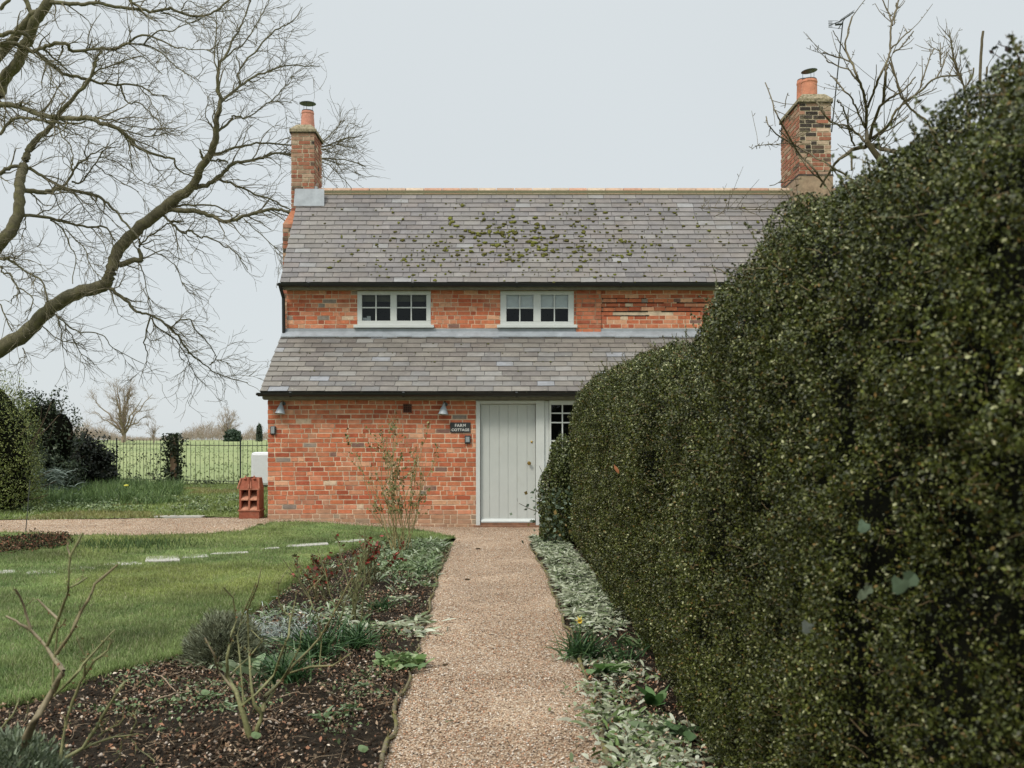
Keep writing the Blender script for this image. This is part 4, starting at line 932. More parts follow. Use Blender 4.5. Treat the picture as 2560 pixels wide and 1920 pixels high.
# ------------------------------------------------------------------ far trees
def far_tree(name, px, py_base, y, h, spread, label, levels, stems, col, seed, twr=1.0, group=None):
    global rng; old = rng; rng = np.random.default_rng(seed)
    x = px_x(px, y); z = float(hz(x, y)) - .1; e = empty(name, label, 'tree', group, (x, y, z)); tb = Tubes(); tr = Tubes()
    r0 = h * .03
    tr.line([(0, 0, 0), (.02 * h, 0, h * .12), (0, 0, h * .22)], [r0 * 2.4, r0 * 2, r0 * 1.9], 8, col); tr.build('trunk', M['twig'], e)
    for k in range(stems):
        a = k / stems * 2 * math.pi + rng.uniform(-.3, .3); sp = spread * rng.uniform(.55, 1); up = rng.uniform(.5, 1)
        p1 = (0, 0, h * rng.uniform(.10, .22)); lowb = k % 3 == 2
        f_ = (1.0, .75, .35)[(k + 2) % 3]; tip = (math.cos(a) * sp * h * .5 * f_, math.sin(a) * sp * h * .5 * f_, h * (.30 + .22 * up) if lowb else h * (.74 + .2 * up) if f_ < .5 else h * (.55 + .25 * up))
        mid = (tip[0] * .42, tip[1] * .42, p1[2] + (tip[2] - p1[2]) * (.4 if lowb else .52))
        tb.line([p1, mid, tip], [r0 * 1.1, r0 * .75, r0 * .2], 5, col, 4, h * .012)
    q = tb.sample(levels[0]); tb.grow(q[0], q[1], np.clip(q[2] * .55, .03, 1), rng.uniform(.12, .26, levels[0]) * h, 5, .9, .3, (0, 0, .12), 4, col)
    st = len(tb.seg) - 1; q = tb.sample(levels[1], st); tb.grow(q[0], q[1], np.full(levels[1], .022 * twr * h / 13), rng.uniform(.05, .13) * h * rng.uniform(.6, 1.2, levels[1]), 4, .9, .3, (0, 0, .05), 3, col)
    st = len(tb.seg) - 1; q = tb.sample(levels[2], st); tb.grow(q[0], q[1], np.full(levels[2], .013 * twr * h / 13), .05 * h * rng.uniform(.5, 1.2, levels[2]), 3, .9, .3, (0, 0, 0), 3, col)
    tb.build('crown', M['twig'], e); rng = old; return e
FC = (.27, .215, .16)  # far trees: distance haze put into paler twig colours
far_tree('oak_tree', 308, 1104, 200, 12.6, 1.15, 'broad bare oak standing in the field, left of the post', (110, 900, 2600), 14, FC, 3)
far_tree('bare_tree', 566, 1104, 260, 8.6, .95, 'round headed bare tree above the dark evergreen bush on the field edge', (110, 1000, 3000), 11, (.33, .27, .22), 5, 1.1)
far_tree('bare_tree', 384, 1104, 190, 4.6, .7, 'small thin bare tree just right of the oak', (60, 500, 1200), 7, (.30, .24, .19), 8, 1.0)
far_tree('bare_tree', 650, 1104, 250, 4.6, .5, 'small bare tree near the cottage corner on the skyline', (30, 260, 500), 5, (.30, .25, .2), 9, 1.0)
# far wood: one mass of bare tops
tb = Tubes(); n = 5200
u = rng.uniform(0, 1, n); ppx = 180 + u * 520; Yd = rng.uniform(270, 300, n)
prof = np.interp(ppx, [180, 220, 262, 300, 400, 450, 480, 500, 540, 585, 600, 625, 650, 700], [46, 50, 40, 12, 8, 20, 37, 45, 44, 40, 20, 34, 28, 24]) * (.8 + .35 * vnoise(np.column_stack([ppx / 12, ppx * 0, ppx * 0]), 1, 4))
xw = (ppx - 1280) * Yd / F; zw = hz(xw, Yd)
hh = prof * Yd / F * rng.uniform(.35, 1.0, n)
pos = np.column_stack([xw, Yd, zw + hh * rng.uniform(.0, .75, n)])
tb.grow(pos, np.tile([0, 0, 1.0], (n, 1)), np.full(n, .035), hh * .45, 4, .8, .3, (0, 0, .3), 3, (.30, .245, .19))
q = tb.sample(9000); tb.grow(q[0], q[1], np.full(9000, .026), rng.uniform(.4, 1.1, 9000), 3, 1.0, .3, (0, 0, .1), 3, (.36, .29, .23))  # woodland twigs carry the distance haze in their pale colour
tag(tb.build('far_woodland', M['twig']), 'pale brown line of bare woodland along the far side of the field', 'woodland', kind='stuff')
def bush(name, cx, cy, cz, rx, ry, rzz, n, size, cols, wts, label, cat, mat='leaf', aspect=.7, seed=1, lump=.25, core=True, droop=None, ls=.35, group=None, thick=.22, twigs=40, wild=0):
    global rng; old = rng; rng = np.random.default_rng(seed)
    e = empty(name, label, cat, group, (cx, cy, cz)); d = rdir(n); low = d[:, 2] < 0; hxy = np.linalg.norm(d[:, :2], axis=1) + 1e-6; d[low, :2] /= np.maximum(hxy[low], .35)[:, None]; d[low, 2] *= .62
    l = 1 + lump * (vnoise(d * 2 + 50, ls, seed) - .5) * 2; rr = l * (1 - thick * rng.uniform(0, 1, n) ** 1.6)
    Rv = np.array([rx, ry, rzz]); q = d * rr[:, None] * Rv; q[:, 2] = q[:, 2] + rzz * .62
    q = q[q[:, 2] > -.02]
    tb = Tubes(); k = twigs; a = rdir(k); a[:, 2] = np.abs(a[:, 2]) + .15
    tb.grow(np.zeros((k, 3)) + [0, 0, .0], unit(a * Rv + [0, 0, .1]), np.full(k, min(rx, rzz) * .012 + .002), np.linalg.norm(a * Rv, axis=1) * 1.15 + rzz * .25 * a[:, 2], 7, .3, .12, (0, 0, .1), 4, (.08, .06, .04))
    w = tb.sample(int(k * wild)); w = w[0][np.linalg.norm(w[0] / (Rv * [1, 1, 1.5]), axis=1) > .62] if wild else w[0][:0]
    w = w + rdir(len(w)) * size * .9; q = np.vstack([q, w]); n = len(q)
    leaves('foliage', q, size * rng.uniform(.6, 1.25, n), palette(n, cols, wts), M[mat], e, aspect, None, (unit(q) + rdir(n) * .8))
    tb.build('stems', M['twig'], e)
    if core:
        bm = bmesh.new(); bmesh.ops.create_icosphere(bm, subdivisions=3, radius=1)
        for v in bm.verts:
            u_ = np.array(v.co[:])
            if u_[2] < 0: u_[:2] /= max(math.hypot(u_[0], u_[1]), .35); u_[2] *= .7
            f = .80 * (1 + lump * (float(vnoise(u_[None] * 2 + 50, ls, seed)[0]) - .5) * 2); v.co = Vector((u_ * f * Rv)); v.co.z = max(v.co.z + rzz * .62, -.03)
        me = bpy.data.meshes.new('inner_shade_shell'); bm.to_mesh(me); bm.free(); mesh_obj('inner_shade_shell', me, M['hcore'], e)  # near-black shell paints the shade inside the foliage
    rng = old; return e
bush('evergreen_bush', px_x(582, 240), 240, float(hz(-60, 240)) - .3, 1.9, 1.9, 1.9, 1400, .55, [(.035, .06, .035), (.06, .09, .05)], [3, 1], 'small dark evergreen bush far off at the field edge', 'bush', seed=4)
bush('conifer', px_x(648, 235), 235, float(hz(-60, 235)), .7, .7, 2.5, 900, .4, [(.06, .08, .055), (.09, .11, .08)], [3, 1], 'slim far off conifer close to the cottage corner', 'conifer', seed=6, lump=.1)
# evergreens on the left
DK = [(.016, .026, .012), (.03, .045, .02), (.05, .07, .03), (.09, .115, .065), (.16, .18, .13)]
def ztop(py, y): return CZ + (HY - py) * y / F
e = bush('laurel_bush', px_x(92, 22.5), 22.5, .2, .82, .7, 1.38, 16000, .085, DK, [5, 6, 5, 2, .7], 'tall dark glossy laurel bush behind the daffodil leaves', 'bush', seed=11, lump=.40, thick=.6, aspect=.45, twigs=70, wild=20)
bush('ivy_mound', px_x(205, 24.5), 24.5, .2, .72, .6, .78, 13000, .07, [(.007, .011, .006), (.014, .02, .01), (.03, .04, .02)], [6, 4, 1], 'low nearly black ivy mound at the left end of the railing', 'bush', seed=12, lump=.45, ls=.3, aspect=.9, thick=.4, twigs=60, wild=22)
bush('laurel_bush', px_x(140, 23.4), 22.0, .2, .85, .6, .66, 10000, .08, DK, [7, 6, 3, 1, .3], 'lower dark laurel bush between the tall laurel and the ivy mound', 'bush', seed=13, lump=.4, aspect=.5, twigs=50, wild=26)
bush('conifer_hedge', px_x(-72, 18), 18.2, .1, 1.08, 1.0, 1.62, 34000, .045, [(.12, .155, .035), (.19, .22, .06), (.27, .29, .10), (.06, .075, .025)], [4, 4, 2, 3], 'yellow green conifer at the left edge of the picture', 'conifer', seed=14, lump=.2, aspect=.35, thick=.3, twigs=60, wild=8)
# silvery arching shrub in front of the laurel
n = 420; bx0, by0 = px_x(128, 21), 21.0
e = empty('silver_shrub', 'arching silver leaved shrub in front of the dark laurels', 'shrub', loc=(bx0, by0, .18))
a = rng.uniform(-1.2, 1.0, n); d = np.column_stack([np.sin(a), -.4 + rng.normal(0, .3, n), rng.uniform(.3, 1, n)]); st = np.column_stack([rng.normal(0, .22, n), rng.normal(0, .12, n), rng.uniform(.12, .62, n)])
blades('foliage', st, d, rng.uniform(.12, .28, n), .02, .5, palette(n, [(.16, .20, .17), (.25, .30, .27), (.09, .12, .09)], [3, 2, 3]), M['soft'], e)
# daffodil leaves along the fence: too many to count
nn_ = 17000; t = rng.uniform(0, 1, nn_); Yd = rng.uniform(19.6, 24.6, nn_); pxl = rng.uniform(-40, 455, nn_); xw = (pxl - 1280) * Yd / F
keep = (vnoise(np.column_stack([xw, Yd, Yd * 0]), .5, 21) + .35 * (1 - pxl / 600) + .12 * (Yd > 21.5)) > .52; xw, Yd = xw[keep], Yd[keep]; n = len(xw)
dh = vnoise(np.column_stack([xw, Yd, Yd * 0]), .6, 22)
blades('daffodil_leaves', np.column_stack([xw, Yd, hz(xw, Yd)]), np.column_stack([rng.normal(0, .28, n), rng.normal(0, .28, n), np.ones(n)]), (.14 + .26 * dh) * rng.uniform(.6, 1.15, n), .017, rng.uniform(0, .5, n), palette(n, [(.09, .15, .05), (.13, .20, .065), (.18, .25, .09), (.055, .09, .032)], [4, 4, 2, 2.5]), M['leaf'], None, 3)
tag(bpy.data.objects['daffodil_leaves'], 'drift of long green daffodil leaves below the laurels and railing', 'daffodils', kind='stuff')
# pale-leaved weeds in front of them
n = 9000; Yd = rng.uniform(17.8, 21.5, n); pxl = rng.uniform(-20, 600, n); xw = (pxl - 1280) * Yd / F; k = vnoise(np.column_stack([xw, Yd, Yd * 0]), .35, 31) > .5; xw, Yd = xw[k], Yd[k]; n = len(xw)
tag(leaves('ground_weeds', np.column_stack([xw, Yd, hz(xw, Yd) + rng.uniform(.02, .12, n)]), rng.uniform(.03, .06, n), palette(n, [(.11, .16, .055), (.17, .22, .09), (.26, .30, .18), (.07, .11, .04)], [4, 4, 2, 3]), M['leaf'], None, .7, None, rdir(n) * .6 + [0, 0, 1]), 'low leafy weeds spreading through the rough grass', 'weeds', kind='stuff')

# ------------------------------------------------------------------ the great bare oak, upper left
def fA(l, f, ox, oy): return [(ox + x * f, oy + y * f) for x, y in l]
a2 = lambda l: fA(l, .2893, 0, 0); a3 = lambda l: fA(l, .3134, 0, 440); a4 = lambda l: fA(l, .2893, 400, 0); a5 = lambda l: fA(l, .3134, 400, 440)
OAK = [
 (1, [(700, 384), (740, 384), (790, 374), (850, 350), (905, 338)], [5, 4, 2]), (1, [(740, 386), (800, 396), (860, 398), (915, 418)], [4, 2]), (1, [(790, 374), (828, 332), (862, 300)], [3, 1.5]), (1, [(735, 392), (800, 402), (842, 432), (880, 472)], [3, 1.5]), (1, [(730, 364), (790, 352), (830, 362), (890, 372)], [3, 1.5]),
 (1, [(-300, 1010), (-120, 930)] + a3([(0, 1380), (200, 1260), (350, 1100), (480, 1000), (650, 920), (840, 880), (880, 780), (925, 620), (1000, 510), (1130, 400), (1280, 280), (1400, 180)]) + a4([(290, 1620), (340, 1480), (390, 1390), (470, 1280), (480, 1150), (490, 1020), (525, 890), (500, 750), (495, 590), (570, 480), (640, 330), (710, 210), (770, 50), (790, -40)]), [44, 38, 34, 32, 30, 29, 28, 27, 26, 20, 18, 16, 12, 9, 7, 5, 4, 3]),
 (1, a4([(300, 1625), (400, 1600), (500, 1530), (600, 1440), (700, 1400), (860, 1370), (960, 1330), (1130, 1330), (1400, 1370), (1560, 1430)]), [12, 9, 7, 5, 2]),
 (1, a5([(470, 25), (600, 70), (720, 130), (900, 190), (1030, 270), (1150, 330)]), [6, 4, 2]),
 (1, a5([(60, 270), (200, 275), (330, 290), (440, 330), (540, 360), (700, 315), (900, 265), (1035, 290), (1200, 340)]), [13, 12, 9, 8, 7, 5]),
 (1, a5([(80, 250), (220, 230), (380, 235), (460, 245), (580, 320)]), [6, 4, 3]),
 (1, a5([(10, 310), (100, 380), (190, 460), (230, 430), (320, 490), (380, 485), (500, 555), (600, 610), (700, 750)]), [6, 4, 2]),
 (1, a4([(530, 880), (690, 745), (830, 660), (940, 615), (1130, 565), (1380, 575)]), [7, 5, 2]),
 (1, a4([(690, 745), (690, 600), (860, 410), (990, 260), (1130, 200), (1230, 60)]), [5, 4, 2]),
 (1, a4([(500, 1135), (600, 1060), (640, 1000), (740, 1020), (820, 970), (960, 880), (1140, 890)]), [6, 4, 2]),
 (1, a4([(940, 890), (1050, 780), (1140, 650)]), [3, 1.5]), (1, a4([(470, 1330), (700, 1270), (880, 1235), (1140, 1260), (1420, 1290), (1600, 1200)]), [6, 4, 2]),
 (1, a4([(440, 1390), (520, 1380), (590, 1405)]), [5, 4]), (1, a4([(385, 1400), (360, 1350), (345, 1290)]), [9, 4]), (1, a4([(455, 1100), (400, 1010), (410, 840)]), [3, 2]),
 (1, a4([(495, 590), (465, 480), (490, 260), (480, 110)]), [4, 2]), (1, a4([(560, 500), (660, 420), (720, 380), (840, 200), (900, 80), (960, -20)]), [4, 2]), (1, a4([(660, 480), (690, 590)]), [3, 3]),
 (1, a3([(950, 710), (1080, 670), (1130, 670), (1110, 600), (1110, 520)]), [14, 13, 10, 6]), (1, a3([(1120, 540), (1250, 440), (1360, 375), (1470, 360)]), [4, 3]), (1, a3([(1140, 560), (1250, 610), (1400, 720), (1460, 880)]), [3, 1.5]), (1, a3([(1100, 690), (1150, 800), (1180, 950), (1220, 1080)]), [3, 1.5]),
 (1, a3([(860, 890), (900, 910), (1000, 990), (1090, 1080), (1200, 1110), (1370, 1220)]) + a5([(190, 1340), (250, 1430), (380, 1520), (480, 1590), (700, 1650)]), [10, 6, 4, 2]),
 (1, a3([(1200, 1120), (1150, 1330), (1180, 1420), (1160, 1530)]), [4, 1.5]), (1, a5([(90, 1230), (110, 1180), (230, 1140), (280, 1220), (380, 1330), (450, 1440), (400, 1510)]), [4, 2]),
 (1, a3([(1210, 1130), (1250, 1200), (1400, 1310), (1460, 1400)]) + a5([(230, 1480), (300, 1640)]), [4, 1.5]), (1, a5([(390, 1510), (460, 1470), (560, 1500)]), [2, 1.5]),
 (1, a3([(420, 1080), (470, 1130), (600, 1230), (740, 1250), (840, 1280), (900, 1370), (1150, 1500)]), [4, 1.5]), (1, a3([(460, 1120), (500, 1330), (540, 1430)]), [3, 1.5]), (1, a3([(470, 1130), (520, 1180), (620, 1370), (760, 1510)]), [3, 1.5]),
 (1, a3([(340, 1200), (470, 1310), (590, 1330), (700, 1400)]), [3, 1.5]), (1, a3([(180, 1370), (210, 1430), (150, 1460)]), [3, 1.5]), (1, a5([(670, 340), (760, 430), (920, 570), (1010, 640)]), [2.5, 1.5]),
 (2, [(-200, 760), (-80, 690)] + a3([(0, 550), (70, 440), (150, 330), (155, 200), (150, 100), (160, 0)]) + a2([(215, 1420), (240, 1300), (320, 1200), (430, 1100), (480, 1020), (600, 880), (720, 750), (800, 640), (840, 500), (880, 430)]), [34, 32, 28, 26, 24, 23, 19, 14, 12, 10, 8, 5, 3]),
 (2, a3([(160, 110), (300, 125), (400, 130), (450, 100), (550, 110), (780, 160), (860, 220), (950, 320), (1060, 440), (1110, 510)]), [12, 11, 9, 7, 5, 5]),
 (2, a3([(180, 315), (400, 340), (520, 365), (700, 410), (830, 400), (920, 520)]), [8, 6, 5, 4]), (2, a3([(400, 350), (520, 440), (560, 570), (600, 640), (580, 860)]), [4, 2]), (2, a3([(520, 420), (660, 560), (720, 700), (790, 800)]), [3, 2]), (2, a3([(720, 410), (800, 500), (860, 630)]), [3, 1.5]),
 (2, [(-60, 450)] + a2([(0, 1500), (100, 1450), (230, 1450), (360, 1520), (500, 1600), (560, 1600), (630, 1500), (680, 1410), (740, 1380), (850, 1300), (1020, 1220)]), [11, 9, 7, 6, 4, 2]),
 (2, a2([(620, 1570), (700, 1580), (800, 1440), (920, 1290), (1040, 1270)]), [5, 2]), (2, a2([(820, 1420), (960, 1520), (1200, 1660)]), [3, 1.5]), (2, a2([(740, 1380), (740, 1290), (780, 1200), (840, 1120)]), [3, 1.5]), (2, a2([(640, 1440), (740, 1480), (760, 1400)]), [3, 2]), (2, a2([(860, 1360), (1040, 1420), (1250, 1580), (1450, 1640)]), [2.5, 1.5]),
 (2, a3([(270, 150), (320, 240), (360, 330)]), [3, 2]), (2, a3([(430, 140), (480, 260), (540, 310)]), [3, 1.5]), (2, a3([(205, 320), (205, 370), (180, 450), (150, 540)]), [3, 1.5]),
 (4, [(-150, 275)] + a2([(0, 910), (160, 920), (320, 985), (480, 1010), (640, 1020), (780, 1020), (860, 1060), (950, 1080), (1100, 1170), (1200, 1280), (1400, 1350), (1500, 1370), (1530, 1450), (1590, 1500)]) + a4([(290, 1530)]), [15, 13, 12, 11, 10, 9, 7, 5, 4, 3]),
 (4, a2([(0, 1160), (60, 1070), (150, 1020), (300, 1030), (430, 1050), (520, 1060)]), [8, 7, 6]), (4, a2([(490, 1040), (540, 1180), (615, 1270), (635, 1430)]), [4, 2]), (4, a2([(760, 1010), (900, 1030), (1000, 1040), (1150, 1100), (1420, 1110)]), [5, 1.5]), (4, a2([(520, 1070), (700, 1060), (790, 1000)]), [4, 3]), (4, a2([(940, 1070), (1120, 1140), (1300, 1180), (1500, 1130)]), [4, 1.5]), (4, a2([(590, 850), (480, 740), (400, 620), (370, 560)]), [3, 1.5]),
 (5, [(-120, 420), (-40, 320)] + a2([(0, 800), (20, 680), (130, 590), (170, 500), (240, 350), (300, 180), (400, 50), (440, -60), (470, -200)]), [36, 32, 30, 27, 25, 24, 22, 20]),
 (5, [(-90, 240)] + a2([(0, 470), (80, 390), (150, 280), (250, 160), (340, 90)]), [24, 21, 20, 16]), (5, a2([(210, -40), (240, 40), (285, 130)]), [12, 11]), (5, a2([(0, 80), (70, 0), (100, -60)]), [9, 8]),
 (5, a2([(420, 20), (600, 30), (700, 40), (850, 25), (1000, 60), (1200, 75), (1320, 105), (1460, 70)]) + a4([(100, 75), (250, 135), (380, 135), (490, 90), (590, 0), (640, -60)]), [10, 8, 7, 6, 5, 4]),
 (5, a2([(1080, -30), (1200, 60), (1290, 100)]), [7, 5]), (5, a4([(0, 110), (90, 130), (250, 200), (370, 150)]), [3, 1.5]), (5, a4([(480, 100), (560, 95), (660, 85)]), [3, 1.5]), (5, a4([(180, 80), (240, 10), (330, 50), (420, 100)]), [3, 1.5]),
 (6, [(-100, 118)] + a2([(0, 385), (120, 380), (220, 430), (310, 450), (420, 540), (540, 630), (680, 665), (800, 700), (950, 730), (1180, 735), (1320, 810), (1450, 830)]), [12, 11, 10, 9, 8, 6, 4, 2]),
 (6, a2([(290, 440), (400, 400), (480, 375), (580, 380), (610, 440), (700, 440), (850, 415), (1000, 425), (1130, 360), (1200, 310), (1320, 315), (1500, 410)]) + a4([(200, 415), (440, 440)]), [9, 9, 8, 7, 6, 5, 3, 2]),
 (6, a2([(1240, 390), (1360, 270), (1490, 265)]) + a4([(160, 240), (370, 150)]), [4, 2]), (6, a2([(1090, 370), (1330, 410), (1500, 560), (1580, 620)]) + a4([(230, 640), (350, 710)]), [4, 1.5]), (6, a2([(380, 430), (520, 550), (620, 640)]), [5, 3]),
 (6, a2([(780, 680), (830, 620), (960, 570), (1120, 510), (1250, 500), (1400, 640)]), [5, 3, 2]), (6, [(-60, 110)] + a2([(0, 310), (70, 280), (170, 280), (260, 330), (270, 400)]), [11, 9, 7]), (6, a2([(1040, 730), (1080, 850), (1110, 890), (1200, 890), (1300, 980), (1430, 1110)]), [5, 2]), (6, a2([(1200, 740), (1300, 860), (1380, 1000), (1400, 1150)]), [3, 1.5]), (6, a2([(540, 400), (530, 460), (500, 520)]), [5, 3]), (6, a2([(870, 440), (820, 540), (800, 660)]), [4, 4]),
 (7, [(-80, 660)] + a3([(0, 660), (90, 670), (200, 760), (330, 830), (380, 1000)]), [6, 5, 4]), (7, a3([(-60, 650), (0, 720), (20, 770), (90, 790), (120, 870), (240, 950), (260, 1030), (200, 1110)]), [5, 4, 2]), (7, a3([(130, 890), (155, 930), (100, 970), (90, 1020)]), [4, 2]), (7, a3([(-50, 950), (0, 1030), (100, 1240)]), [4, 3])]
def D(g_, px, py):
    o = {1: 24.0, 2: 22.6, 4: 21.4, 5: 24.6, 6: 23.2, 7: 22.2}[g_]
    v = np.array([[px / 260, py / 260, g_ * 7.3]]); lead = max(0, min(1, (-px) / 150)) if px < 0 else 0
    return (o + 1.5 * (float(vnoise(v, 1, 40)[0]) * 2 - 1)) * (1 - lead) + 24 * lead
oe = empty('oak_tree', 'huge bare oak with spreading mossy limbs filling the upper left sky', 'tree', loc=P(-330, 1200, 24))
OB = np.array(P(-330, 1200, 24))
tr = Tubes(); tb = Tubes(); BC = (.105, .095, .06)
tr.line([np.array(P(x, y, 24)) - OB + [0, 0, (-.3 if i == 0 else 0)] for i, (x, y) in enumerate([(-330, 1225), (-320, 1090), (-290, 960), (-220, 760), (-150, 500), (-100, 300), (-60, 60)])], [1.3, 1.0, .9, .7, .55, .4, .25], 14, BC)
for g_, pts, dia in OAK:
    dd = [D(g_, *p_) for p_ in pts]; w3 = [np.array(P(x, y, q)) - OB for (x, y), q in zip(pts, dd)]
    mq = sum(dd) / len(dd)
    (tr if dia[0] > 18 else tb).line(w3, [max(.014, v * mq / F * 1.05) for v in dia], 8 if dia[0] > 9 else 6, BC, 4, .012)
tr.build('trunk', M['bark'], oe)
allb = Tubes(); allb.seg = tr.seg[1:] + tb.seg
TC = (.15, .13, .09)
def infr(q, lo=0): # keep those starting near the view
    pw = q[0] + OB; px_ = 1280 + pw[:, 0] / pw[:, 1] * F; py_ = HY - (pw[:, 2] - CZ) / pw[:, 1] * F; k = (px_ > -60) & (py_ > -60) & (px_ < 905); return q[0][k], q[1][k], q[2][k]
q = infr(allb.sample(820, 0, .09)); n = len(q[0]); s0 = len(tb.seg)
tb.grow(q[0], q[1], np.clip(q[2] * .5, .007, .02), rng.uniform(.4, 1.15, n), 7, .85, .28, (.12, 0, .0), 4, TC, .35)
s1 = len(tb.seg); q = tb.sample(2600, s0); q = infr(q); n = len(q[0]); tb.grow(q[0], q[1], np.full(n, .0062), rng.uniform(.2, .7, n), 5, .8, .22, (.08, 0, 0), 3, TC, .6)
q = tb.sample(3400, s1); q = infr(q); n = len(q[0]); tb.grow(q[0], q[1], np.full(n, .0036), rng.uniform(.10, .34, n), 4, .8, .25, (0.05, 0, 0), 3, TC, .7)
tb.build('branches', M['bark'], oe)

# ------------------------------------------------------------------ bare fruit tree behind the hedge
b5 = lambda l: fA(l, .2532, 2000, 0); c3 = lambda l: fA(l, .422, 1700, 0)
FT = [([(660, 1420), (655, 1250), (650, 1050), (620, 900), (560, 750), (520, 640), (450, 500), (455, 400), (515, 165)], [11, 7, 6, 5, 4]), ([(450, 510), (380, 390), (325, 300)], [3, 2]), ([(500, 610), (360, 560), (225, 520)], [4, 3]),
 ([(640, 1260), (560, 1080), (500, 960), (420, 880), (345, 780), (300, 750)], [5, 4, 3]), ([(570, 790), (500, 700), (380, 650), (260, 595)], [4, 3]), ([(680, 1400), (740, 1180), (820, 1020), (960, 930), (1040, 880), (1140, 760)], [9, 7, 4, 3]),
 ([(700, 1370), (870, 1240), (930, 1120), (1040, 1010), (1200, 890), (1340, 775), (1600, 740)], [7, 6, 5, 4]), ([(1350, 770), (1420, 620), (1450, 510)], [4, 2]), ([(670, 1060), (740, 880), (790, 740), (860, 620), (890, 500), (910, 250), (1000, -60)], [6, 6, 5, 4]),
 ([(915, 250), (860, 100), (790, -60)], [4, 3]), ([(920, 520), (1020, 440), (1120, 310)], [4, 3]), ([(900, 480), (1000, 380), (1100, 290)], [4, 3]), ([(930, 240), (950, 30)], [3, 3]), ([(820, 1020), (845, 760), (860, 640)], [7, 6]),
 ([(890, 620), (950, 780), (990, 920), (1050, 1020), (1160, 1130), (1260, 1210), (1400, 1500)], [4, 5, 5]), ([(640, 1400), (560, 1310), (450, 1240), (330, 1210), (230, 1110), (160, 980)], [6, 4, 3]),
 ([(660, 1440), (540, 1470), (450, 1530), (370, 1590), (300, 1680), (200, 1850)], [11, 9, 7, 6]), ([(540, 1440), (490, 1330), (470, 1180), (420, 1060), (370, 990)], [5, 4, 3]), ([(700, 1400), (800, 1320), (940, 1240), (1070, 1150)], [4, 3]),
 ([(1190, 870), (1260, 640), (1320, 480)], [4, 3]), ([(1390, 660), (1385, 420)], [3, 2]), ([(500, 1480), (512, 1680)], [5, 5]), ([(960, 930), (860, 850), (850, 760)], [3, 2]), ([(1080, 980), (1240, 920), (1350, 870)], [3, 2]), ([(660, 1430), (740, 1440), (810, 1470), (960, 1500)], [13, 11, 10]), ([(1090, 1080), (1000, 920), (890, 560)], [4, 3]), ([(430, 900), (340, 860)], [2, 1.5])]
FT2 = [([(505, 490), (560, 640), (595, 720), (700, 900), (790, 1000), (860, 1100)], [3, 4, 5, 6]), ([(510, 690), (530, 750), (590, 810), (700, 870), (850, 960), (1000, 1050), (1080, 1120)], [3, 4, 5]), ([(445, 865), (590, 850), (720, 840)], [2, 3]), ([(640, 550), (620, 640)], [2, 2]), ([(800, 590), (870, 700), (930, 740), (1030, 780), (1090, 840)], [3, 4]), ([(590, 770), (640, 830), (760, 1000), (830, 1060)], [3, 4]), ([(530, 1100), (640, 1070), (720, 1060)], [2, 2]), ([(600, 1120), (690, 1230)], [2, 2]),
 ([(110, 1230), (260, 1235), (400, 1240), (540, 1240), (620, 1290)], [1.5, 2, 3]), ([(80, 1580), (200, 1585), (280, 1620)], [1.5, 3]), ([(200, 1285), (270, 1245)], [1.5, 2])]
fe = empty('fruit_tree', 'bare pruned fruit tree with upright shoots rising behind the hedge by the right chimney', 'tree', loc=(P(2167, 354, 10.2)[0] + .15, 10.2, 0)); FB = np.array(fe.location[:])
tb = Tubes(); tr = Tubes(); FCc = (.11, .09, .055)
def dy(px, py, k): return 10.2 + 1.0 * (float(vnoise(np.array([[px / 90, py / 90, k]]), 1, 8)[0]) * 2 - 1)
kn = np.array(P(2167, 354, 10.2))
tr.line([(.4, 0, -.1), (.45, .1, 1.5), np.array(P(2290, 560, 10.2)) - FB, np.array(P(2215, 420, 10.2)) - FB, kn - FB], [.2, .16, .11, .07, .05], 10, FCc, 4, .006); tr.build('trunk', M['bark2'], fe)
for i, (pts, dia) in enumerate(FT):
    pp = b5(pts); n = len(pp)
    w3 = [np.array(P(x, y, 10.2 + (dy(x, y, 0) - 10.2) * min(1, math.dist((x, y), (2167, 360)) / 60))) - FB for x, y in pp]
    tb.line(w3, [v * 10.2 / F for v in dia], 6, FCc, 4, .004)
for i, (pts, dia) in enumerate(FT2): tb.line([np.array(P(x, y, dy(x, y, 0))) - FB for x, y in c3(pts)], [v * 10.2 / F for v in dia], 6, FCc, 4, .004)
q = tb.sample(170); tb.grow(q[0], q[1], np.clip(q[2] * .6, .0028, .005), rng.uniform(.12, .5, 170), 4, .6, .08, (0, 0, .35), 4, FCc, .6)
s = len(tb.seg) - 1; q = tb.sample(600); tb.grow(q[0], q[1], np.full(600, .0032), rng.uniform(.012, .045, 600), 3, 1.5, .2, (0, 0, .2), 4, (.13, .11, .07), 1.0)
tb.build('branches', M['bark2'], fe)
# young shoots out of the hedge further right
se = empty('sapling', 'two forked bare shoots rising from the hedge top right of the fruit tree', 'sapling', loc=(P(2415, 230, 7.5)[0], 7.5, 0)); SB = np.array(se.location[:])
tb = Tubes(); tb.line([(0, 0, 0), np.array(P(2425, 420, 7.5)) - SB, np.array(P(2410, 215, 7.5)) - SB], [.03, .025, .018], 6, FCc)
for pts, dia in (([(1620, 850), (1560, 730), (1510, 540), (1490, 400), (1470, 290)], [5, 4, 2]), ([(1620, 880), (1700, 760), (1715, 670)], [4, 4]), ([(1600, 800), (1530, 600)], [3, 3]), ([(1840, 760), (1845, 660)], [4, 4])): tb.line([np.array(P(x, y, 7.5)) - SB for x, y in b5(pts)], [v * 7.5 / F for v in dia], 6, FCc)
q = tb.sample(50, 1); tb.grow(q[0], q[1], np.full(50, .003), rng.uniform(.05, .2, 50), 4, .8, .2, (0, 0, .3), 4, FCc); tb.build('shoots', M['bark2'], se)
